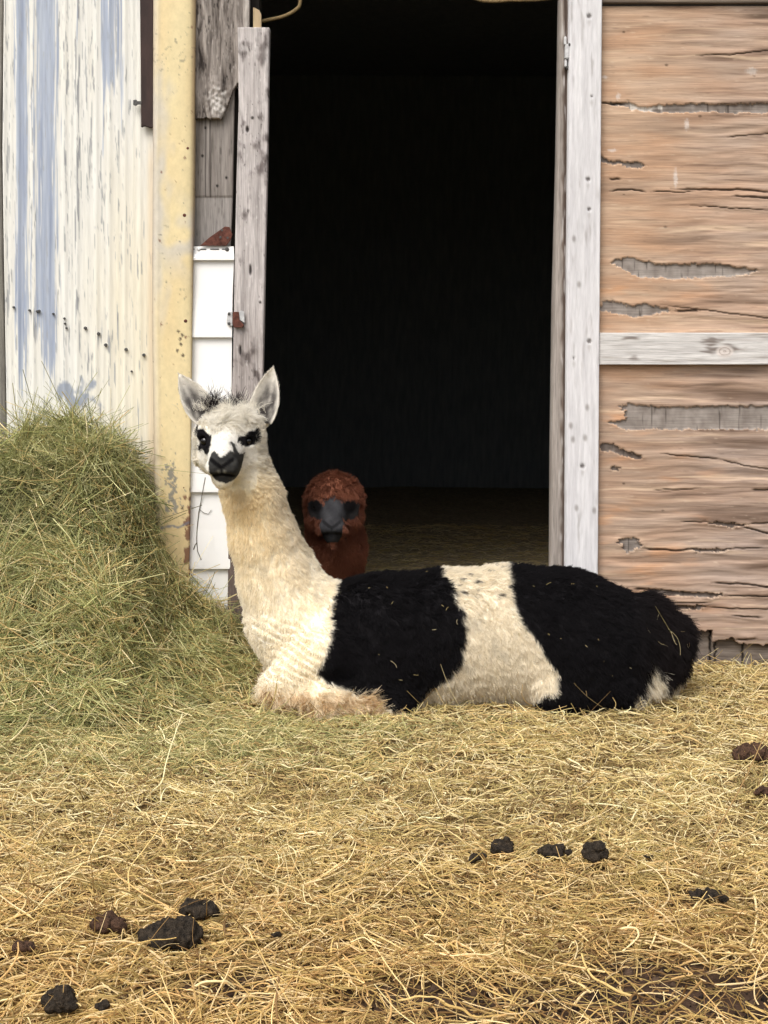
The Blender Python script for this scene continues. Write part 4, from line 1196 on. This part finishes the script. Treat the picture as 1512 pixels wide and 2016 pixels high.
def white_c(p):
    x, y, z = p[:, 0], p[:, 1], p[:, 2]
    c = np.tile(lin(245, 237, 218, 1.22), (len(p), 1))
    # yellower fleece on the neck front, whiter belly, tan forelegs
    warm = fbm(x * 9, z * 6, y * 9, 3)
    neck = sstep(B(0, 1230)[2], B(0, 960)[2], z) * (x < -0.2) * sstep(HC[2] - 0.05, HC[2] - 0.15, z + 0.02 * noise(x * 20, z * 20, 2.0))
    c = mixc(c, lin(243, 224, 176, 1.24), np.clip(0.75 * neck + 0.30 * warm * (z < HC[2] - 0.08), 0, 0.85))
    c = mixc(c, np.array([0.97, 0.95, 0.90]), 0.8 * sstep(HC[2] + 0.02, HC[2] + 0.05, z) * (x < -0.2))
    gn = neck * sstep(0.0, 0.09, x - np.interp(z, [B(0,1130)[2], B(0,1060)[2], B(0,985)[2]], [B(548,0)[0], B(519,0)[0], B(500,0)[0]]))
    c = mixc(c, lin(222, 212, 198, 1.1), 0.6 * gn)  # greys the neck's right side, its shaded side painted into the fleece
    face = np.exp(-(((x - HC[0]) / 0.10) ** 2 + ((z - HC[2] + 0.02) / 0.075) ** 2)) * (y < YH + 0.05)
    c = mixc(c, lin(242, 238, 228), np.clip(face * 1.2, 0, 1))
    leg = sstep(B(0, 1335, YM - .15)[2], B(0, 1362, YM - .15)[2], z + 0.02 * noise(x * 14, z * 14, 3)) * (x < B(800, 1380)[0])
    c = mixc(c, mixc(lin(216, 184, 132, 1.2), lin(246, 234, 208, 1.25), np.clip(0.5 + 1.4 * fbm(x * 22, z * 26, y * 22, 3), 0, 1)), leg)
    bel = sstep(B(800, 0)[0], B(860, 0)[0], x)
    c = mixc(c, lin(238, 228, 206, 1.12), 0.8 * bel)
    sp = noise(x * 55, y * 55, z * 55)
    j = 0.010 * noise(x * 26, y * 26, z * 26) + 0.006 * noise(x * 70, y * 70, z * 70)
    blk = np.minimum(poly_sd(x + j, z + j * 0.8, BLACK1), poly_sd(x + j, z - j * 0.8, BLACK2))
    m = sstep(0.004, -0.004, blk) * (x > B(600, 0)[0])
    m = np.maximum(m, (x > B(860, 0)[0]) * (x < B(1000, 0)[0]) * (z > B(0, 1165)[2]) * sstep(0.42, 0.5, sp) * 0.85)
    bc = mixc(lin(30, 28, 31), lin(50, 42, 42), sstep(B(1240, 0)[0], B(1320, 0)[0], x) * 0.5)
    c = mixc(c, bc, m)
    front = y < YH + 0.045
    jf = 0.0022 * noise(x * 120, y * 120, z * 120)
    e = np.minimum(poly_sd(x + jf, z + jf, EYE_L), poly_sd(x + jf, z + jf, EYE_R))
    c = mixc(c, lin(26, 24, 27), sstep(0.0015, -0.0015, e) * front)
    mz = poly_sd(x + jf, z + jf, MUZ)
    mzc = mixc(lin(46, 46, 46), lin(70, 69, 66), np.clip(0.5 + noise(x * 60, z * 60, 1.0), 0, 1))
    mzc = nose_marks(mzc, x - HC[0], z - HC[2])
    lx, lz = x - HC[0], z - HC[2]
    mzc = mixc(mzc, lin(150, 148, 140), 0.7 * sstep(0.006, 0.002, np.minimum(np.hypot(lx + 0.008, lz + 0.071), np.hypot(lx - 0.008, lz + 0.071))))
    c = mixc(c, mzc, sstep(0.0015, -0.0015, mz) * (y < YH - 0.045))
    return c
body = mesh_obj('body', v, q, M_skin, alp, white_c(v) * 0.9)

HN = 330000
def dens(c):
    hd = np.linalg.norm(c - (HC + np.array([0, 0.0, -0.02])), axis=1) < 0.16
    return (1 + 2.2 * hd) * np.where(c[:, 2] < 0.0, 0.2, 1.0) * np.where(c[:, 1] > YM + 0.12, 0.45, 1.0)
p, nn = scatter(v, q, HN, dens)
col = white_c(p)
dark = col.mean(1) < 0.1
hx_, hy_, hz_ = (p - HC).T
inhead = np.linalg.norm(p - (HC + np.array([0.0, 0.0, -0.01])), axis=1) < 0.165
inhead &= hz_ > -0.125
muz = inhead & (hy_ < -0.055) & (poly_sd(p[:, 0], p[:, 2], MUZ) < 0.006)
face = inhead & (hy_ < 0.03) & (hz_ < 0.045) & (np.abs(hx_) < 0.075) & ~muz
crown = inhead & (hz_ >= 0.040 + 0.012 * noise(hx_ * 40, 0.0, 2.0))
cheek = inhead & ~muz & ~face & ~crown
neck_ = ~inhead & (p[:, 0] < B(640, 0)[0]) & (p[:, 2] > B(0, 1300)[2])
legs = ~inhead & ~neck_ & (p[:, 0] < B(800, 0)[0]) & (p[:, 2] < B(0, 1345, YM - .15)[2]) & ~dark
tail = p[:, 0] > B(1262, 0)[0]
length = np.where(dark, 0.017, 0.015)
length[neck_] = 0.0125
length[legs] = 0.024
length[tail] = 0.034
length[cheek] = 0.014
length[face] = 0.0065
length[muz] = 0.0022
length[crown] = np.where(np.abs(hx_ - 0.012) > 0.045, 0.015, 0.030)[crown]
eyed = np.minimum(np.hypot(hx_ - 0.056, hz_ + 0.001), np.hypot(hx_ + 0.056, hz_ + 0.001))
length = np.where(face & (eyed < 0.016), 0.0028, length)
flow = np.tile(np.array([0.45, 0.0, -0.8]), (HN, 1))
flow[neck_] = np.array([0.25, 0, -1.0])
flow[tail] = np.array([0.45, -0.1, -0.9])
flow[legs] = np.array([1.0, -0.2, -0.25])
fo = p - (HC + np.array([0.0, -0.13, -0.05]))
flow[inhead] = fo[inhead] * np.array([1, 0.4, 1])
flow[crown] = np.stack([hx_ * 4 + 0.5 * noise(hx_ * 30, hy_ * 30, 4.0), -0.05 - 0.5 * rng.random(HN), 0.35 + 0.5 * noise(hx_ * 40, hy_ * 40, 9.0)], -1)[crown]
lay = np.full(HN, 0.55)
lay[face] = 0.82; lay[muz] = 0.85; lay[crown] = 0.62; lay[cheek] = 0.65; lay[tail] = 0.72; lay[neck_] = 0.6; lay[legs] = 0.45
cl_ = np.where(legs, 0.9, np.where(crown, 0.8, np.where(neck_, 0.25, np.where(dark, 0.32, 0.27))))[:, None]
jit = fbm(p[:, 0] * 18, p[:, 1] * 18, p[:, 2] * 18, 3)
col = col * (1 - 0.16 * sstep(0.1, 0.6, jit) * ~dark)[:, None]
# wisps of hay caught in the coat
hb = np.flatnonzero((p[:, 1] < YM + 0.05) & (rng.random(HN) < 0.0006) & (p[:, 0] > B(640, 0)[0]) & (p[:, 2] > 0.05))
nb = len(hb)
dd = rng.normal(size=(nb, 3)); dd -= nn[hb] * (dd * nn[hb]).sum(1)[:, None]; dd /= np.linalg.norm(dd, axis=1)[:, None]
t = np.linspace(-0.5, 0.5, 4)[None, :, None]
Lb = (rng.lognormal(math.log(0.007), 0.6, nb).clip(0.003, 0.05) * np.where(p[hb, 0] > B(1220, 0)[0], 1.8, 1.0))[:, None, None]
hp = p[hb][:, None] + nn[hb][:, None] * 0.011 + Lb * (t * dd[:, None] + t * t * 0.5 * rng.normal(size=(nb, 1, 3)))
_vp = (v - CAM) @ RM
_vx, _vy = W_PX / 2 + F_PX * _vp[:, 0] / -_vp[:, 2], H_PX / 2 - F_PX * _vp[:, 1] / -_vp[:, 2]
def on_coat(px_, py_):
    i = np.flatnonzero(np.hypot(_vx - px_, _vy - py_) < 7)
    return v[i[np.argmin(v[i, 1])]] + np.array([0.004, -0.016, 0.006]) if len(i) else P(px_, py_, YM)
ex = [[(1288, 1190), (1304, 1215), (1318, 1240), (1330, 1262)], [(1316, 1236), (1330, 1250), (1338, 1268), (1340, 1290)], [(1296, 1262), (1302, 1266), (1309, 1269), (1316, 1272)], [(1320, 1240), (1324, 1252), (1328, 1262), (1334, 1270)]]
hp = np.concatenate([hp, np.array([[on_coat(*c_) for c_ in e_] for e_ in ex])])
nb = len(hp)
tag(strands_obj('hay_bits', hp, np.full((nb, 4), 0.0007), np.array(HAYC)[rng.integers(0, len(HAYC), nb)] * 0.45, M_hay), 'bits of hay caught in the black and cream coat', 'hay', kind='stuff')
fur('fleece', body, p, nn, flow, length, lay, col, 0.0012, cl_, 42.0, curl=np.where(legs, 0.8, 0.25)[:, None])

# dark tufts and pale wisps standing on the poll
tp, tc, tr = [], [], []
for (px_, py_, n_, dark_, wx) in ((416, 802, 240, 1, 0.008), (424, 800, 160, 1, 0.006), (463, 804, 260, 1, 0.011), (440, 806, 420, 0, 0.034), (480, 812, 260, 0, 0.022)):
    a = P(px_, py_, YH + 0.045)
    b0 = a + rng.normal(0, 1, (n_, 3)) * np.array([wx, 0.012, 0.004])
    d0 = np.array([0.0, -0.1, 1.0]) + rng.normal(0, 0.28, (n_, 3)) + np.stack([0.7 * noise(b0[:, 0] * 90, b0[:, 1] * 90, 3.0), 0 * b0[:, 0], 0 * b0[:, 0]], -1)
    d1 = rng.normal(0, 0.75, (n_, 3)) + np.array([0.1, -0.2, -0.45])
    L_ = rng.uniform(0.014, 0.036 if dark_ else 0.030, n_)[:, None, None]
    t = np.linspace(0, 1, 4)[None, :, None]
    tp.append(b0[:, None] + L_ * (t * d0[:, None] + 0.6 * t * t * d1[:, None]))
    tc.append(np.tile(lin(58, 48, 50) if dark_ else lin(246, 240, 226, 1.2), (n_, 1)) * rng.uniform(0.8, 1.1, (n_, 1)))
    tr.append(np.tile(np.linspace(0.0006, 0.00025, 4), (n_, 1)))
strands_obj('topknot', np.concatenate(tp), np.concatenate(tr), np.concatenate(tc), M_fleece, body)

EW, EG = lin(236, 230, 218, 1.1), lin(108, 103, 100)
def ear_c(t, s, f):
    c = np.tile(EW, (len(t), 1))
    g = sstep(0.95, 0.45, np.abs(s + 0.1)) * sstep(0.98, 0.5, t) * f
    g = g * np.clip(0.85 + 0.6 * noise(s * 3, t * 7, 2.0), 0, 1)
    return mixc(c, mixc(EG, lin(66, 62, 62), sstep(0.7, 0.1, t)), g)
def unit(a):
    a = np.array(a, float)
    return a / np.linalg.norm(a)
YE = YH + 0.055
bL, tL = P(409, 830, YE - 0.012), P(353, 737, YE - 0.017)
make_ear(alp, bL, tL, unit([0.86, 0.28, 0.52]), unit([0.22, -0.93, 0.15]), pr(29, YE), ear_c, 0.0)
bR, tR = P(516, 832, YE - 0.012), P(537, 724, YE - 0.017)
make_ear(alp, bR, tR, unit([0.97, -0.20, -0.16]), unit([-0.22, -0.95, 0.08]), pr(29, YE), lambda t, s, f: ear_c(t, -s, f), 0.0)
for s in (-1, 1):
    eye(alp, HC + np.array([s * 0.055, -0.017, -0.002]), 0.0125, s)

# ------------------------------------------------------------------ brown alpaca resting inside the doorway
YB2 = 0.42
HB = P(656, 994, YB2 - 0.10)
alb = thing('alpaca', (HB[0], YB2 + 0.2, 0.0), 'brown alpaca with a dark grey face resting in the dim doorway behind the other', 'alpaca')
fb_ = Field((HB[0] - 0.72, HB[1] - 0.24, -0.03), (HB[0] + 0.25, HB[1] + 1.0, 0.62), 0.004)
n0 = P(658, 1010, YB2)
fb_.cone(n0, P(660, 1080, YB2 + 0.02), 0.085, 0.088, 0.03)
fb_.cone(P(660, 1080, YB2 + 0.02), P(650, 1160, YB2 + 0.12), 0.09, 0.10, 0.03)
bc0 = np.array([HB[0] - 0.10, YB2 + 0.26, 0.14])
fb_.cone(bc0, bc0 + np.array([-0.36, 0.34, 0.0]), 0.14, 0.155, 0.05)
for s in (-1, 1):
    fb_.cone(bc0 + np.array([s * 0.12, -0.05, -0.08]), bc0 + np.array([s * 0.10, -0.2, -0.13]), 0.06, 0.04, 0.03)
    fb_.cone(bc0 + np.array([s * 0.10, -0.2, -0.13]), bc0 + np.array([s * 0.12, 0.06, -0.14]), 0.04, 0.03, 0.03)
    fb_.ball(bc0 + np.array([-0.34 + s * 0.08, 0.32 + s * 0.08, -0.04]), 0.09, 0.05)
head_field(fb_, HB, 0.96)
fb_.ball(HB + np.array([0, 0.035, 0.018]), 0.080, 0.03, (1.0, 1.0, 0.95))
v2, q2 = fb_.mesh()
v2 = smooth_verts(v2, q2, 2, 0.4)
def brown_face(p):
    x, y, z = p[:, 0] - HB[0], p[:, 1] - HB[1], p[:, 2] - HB[2]
    j = 0.010 * noise(p[:, 0] * 60, p[:, 1] * 60, p[:, 2] * 60)
    eyeb = np.minimum(np.hypot((x - 0.052) / 1.15, (z + 0.012) / 1.1), np.hypot((x + 0.052) / 1.15, (z + 0.012) / 1.1)) - 0.029
    nose_ = np.maximum(np.abs(x) - np.interp(z, [-0.12, -0.03, 0.03], [0.040, 0.040, 0.026]), np.maximum(z - 0.030, -0.112 - z))
    return sstep(0.003, -0.003, np.minimum(eyeb, nose_) + j) * (y < 0.035)
def brown_c(p):
    w = fbm(p[:, 0] * 12, p[:, 1] * 12, p[:, 2] * 12, 3)
    c = mixc(lin(134, 78, 58), lin(168, 104, 74), np.clip(0.5 + w, 0, 1))
    g = mixc(lin(56, 56, 60), lin(78, 78, 82), np.clip(0.5 + noise(p[:, 0] * 30, p[:, 2] * 30, 1.0), 0, 1))
    lx, lz = p[:, 0] - HB[0], p[:, 2] - HB[2]
    g = mixc(g, lin(28, 26, 28), sstep(0.03, 0.014, np.hypot(np.abs(lx) - 0.054, lz)))
    g = mixc(g, nose_marks(g, lx / 0.96, lz / 0.96), np.full(len(p), 0.65))
    g = mixc(g, lin(34, 34, 36), 0.7 * sstep(-0.062, -0.08, lz))
    return mixc(c, g, brown_face(p))
body2 = mesh_obj('body', v2, q2, M_skin, alb, brown_c(v2) * 0.9)
HN2 = 90000
p, nn = scatter(v2, q2, HN2, lambda c: np.where(c[:, 1] < YB2 + 0.2, 1.0, 0.25))
fcm = brown_face(p)
rel = p - HB
length = np.where(fcm > 0.5, 0.003, 0.017)
length = np.where((np.hypot(np.abs(rel[:, 0]) - 0.053, rel[:, 2]) < 0.034) & (fcm < 0.5) & (rel[:, 1] < 0.03), 0.006, length)
length = np.where((rel[:, 2] > 0.045) & (rel[:, 1] < 0.13) & (fcm < 0.5), 0.019, length)
flow = np.tile(np.array([0.0, -0.2, -1.0]), (HN2, 1))
top = rel[:, 2] > 0.02
flow[top] = np.stack([rel[:, 0] * 3, -0.6 + 0 * rel[:, 0], -0.2 + 0 * rel[:, 0]], -1)[top]
fur('fleece', body2, p, nn, flow, length, np.where(fcm > 0.5, 0.8, 0.45), brown_c(p), 0.0014, 0.5, 45.0, seed=3.0, curl=0.3)
for s in (-1, 1):
    eye(alb, HB + np.array([s * 0.053, -0.023, -0.003]), 0.0125, s)
    be = HB + np.array([s * 0.078, 0.045, 0.022])
    make_ear(alb, be, be + np.array([s * 0.028, 0.05, -0.004]), unit([0, -0.3, 1]), unit([s * 0.5, -0.8, 0]), 0.014,
             lambda t, s_, f: np.tile(lin(120, 72, 56), (len(t), 1)), 0, 0.008, 800)

# =================================================================== SMALL THINGS
# rope looped inside the top of the doorway
def bez(ctrl, n=14):
    ctrl = [np.array(c) for c in ctrl]
    out = []
    for i in range(len(ctrl) - 1):
        p0, p1, p2, p3 = ctrl[max(i - 1, 0)], ctrl[i], ctrl[i + 1], ctrl[min(i + 2, len(ctrl) - 1)]
        for t in np.linspace(0, 1, n, endpoint=(i == len(ctrl) - 2)):
            out.append(0.5 * ((2 * p1) + (-p0 + p2) * t + (2 * p0 - 5 * p1 + 4 * p2 - p3) * t * t + (-p0 + 3 * p1 - 3 * p2 + p3) * t ** 3))
    return out
YR = 0.10
rope = bm_obj('rope', tube_bm(bez([P(505, 44, YR), P(528, 39, YR), P(558, 32, YR), P(582, 19, YR), P(591, 2, YR), P(588, -60, YR), P(620, -140, YR + 0.03), P(780, -70, YR), P(930, -4, YR), P(1010, 0, YR), P(1080, -3, YR), P(1118, -14, YR)]), 0.0052, 8), M_rope, None, True)
tag(rope, 'tan hemp rope looped across the top of the doorway', 'rope')

def on_siding(x, y):
    for ya, yb in COURSES[1:]:
        if y <= yb:
            t = np.clip((y - (ya + yb) / 2) / ((yb - ya) / 2), 0, 1)
            return P(x, y, 0.002 - 0.0085 * t - 0.001)
    return P(x, y, 0.0)
bm = tube_bm([on_siding(*a) for a in ((404, 940), (399, 968), (396, 985), (391, 1010), (388, 1040), (387, 1062), (389, 1085), (396, 1102))], 0.0013, 6)
tube_bm([on_siding(*a) for a in ((393, 1003), (402, 1010), (410, 1012), (416, 1004))], 0.0008, 5, bm)
tube_bm([on_siding(*a) for a in ((388, 1068), (384, 1073), (381, 1082))], 0.0016, 6, bm)
tag(bm_obj('twig', bm, M_twig, None, True), 'thin dry twig clinging to the white siding strip', 'twig')
bm = tube_bm([on_siding(*a) for a in ((376, 1132), (386, 1142), (390, 1150))], 0.0012, 5)
tube_bm([on_siding(*a) for a in ((378, 1170), (392, 1180), (410, 1150), (414, 1140))], 0.0007, 5, bm)
tag(bm_obj('twig', bm, M_twig, None, True), 'small forked twig caught on the lowest white siding course', 'twig')

def dung(px, py, w, h, lumps, mat, label, group=None, seed=0, flat=0.8):
    """a clump of pressed pellets lying on the hay; w,h in photo pixels"""
    r_ = random.Random(seed)
    g = PG(px, py + h * 0.35)
    dist = g[1] - CAM[1]
    R = w * dist / F_PX / 2
    Hh = h * dist / F_PX
    z0 = float(ground_z(np.array(g[0]), np.array(g[1]))) + 0.026
    fdl = Field((g[0] - R * 1.5, g[1] - R * 1.5, z0 - Hh * 0.5), (g[0] + R * 1.5, g[1] + R * 1.5, z0 + Hh * 1.6), max(R / 22, 0.0022))
    for i in range(int(lumps * 1.8)):
        a = r_.uniform(0, 2 * math.pi); rr = R * math.sqrt(r_.random()) * 0.72
        hgt = Hh * 0.62 * (1 - (rr / R) ** 2) * r_.uniform(0.3, 1.0)
        s = min(R * 0.34, Hh * 0.42) * r_.uniform(0.55, 1.0)
        c = (g[0] + rr * math.cos(a), g[1] + rr * math.sin(a) * 0.7, z0 + hgt * flat)
        fdl.ball(c, s, s * 0.12, (1.15, 1.1, 0.95))
    v_, q_ = fdl.mesh()
    nv = vnormals(v_, q_)
    v_ = v_ + nv * (R * 0.16 * fbm(v_[:, 0] * 90, v_[:, 1] * 60, v_[:, 2] * 60 + seed, 3))[:, None]
    o = mesh_obj('dung_clump', v_, q_, mat)
    return tag(o, label, 'dung', group)
dung(340, 1850, 140, 62, 26, M_dung, 'largest dark dung clump, long and lumpy, half sunk in yellow hay', None, 1)
dung(395, 1798, 92, 34, 14, M_dung, 'flattish grey-black dung clump just behind the largest clump', None, 2)
dung(216, 1832, 82, 36, 12, M_dungb, 'brownish dung clump half covered by straw beside the largest clump', None, 3)
dung(118, 1985, 84, 70, 24, M_dung, 'round cracked black dung ball with a small crumb beside it', None, 4, 1.0)
dung(204, 1996, 40, 28, 6, M_dung, 'small dark crumb of dung next to the round cracked ball', None, 5)
dung(46, 1886, 56, 32, 8, M_dungb, 'small brown dung lump lying apart, partly under straw', None, 6)
dung(545, 1857, 34, 18, 5, M_dung, 'tiny dark dung pellet alone on pale straw', None, 7)
dung(988, 1676, 58, 50, 12, M_dung, 'blocky black dung lump with a dry leaf stalk behind it', None, 8, 1.0)
dung(942, 1702, 48, 32, 9, M_dung, 'olive-black dung lump touching the blocky black lump', None, 9)
dung(1092, 1684, 78, 30, 12, M_dung, 'flat smooth grey-black dung patch between two taller lumps', None, 10, 0.7)
dung(1170, 1690, 58, 58, 22, M_dung, 'cone-shaped pile of small black dung pellets', None, 11, 1.1)
dung(1276, 1697, 26, 17, 4, M_dung, 'single little black pellet near the cone-shaped pellet pile', None, 12)
dung(1478, 1487, 84, 48, 16, M_dungb, 'large reddish brown dung clump near the barn end of the hay', None, 13)
dung(1500, 1572, 44, 24, 7, M_dungb, 'small brown dung clump in front of the reddish brown one', None, 14)
dung(1395, 1775, 110, 20, 14, M_dung, 'long thin dark dung smear trodden into the straw', None, 15, 0.5)
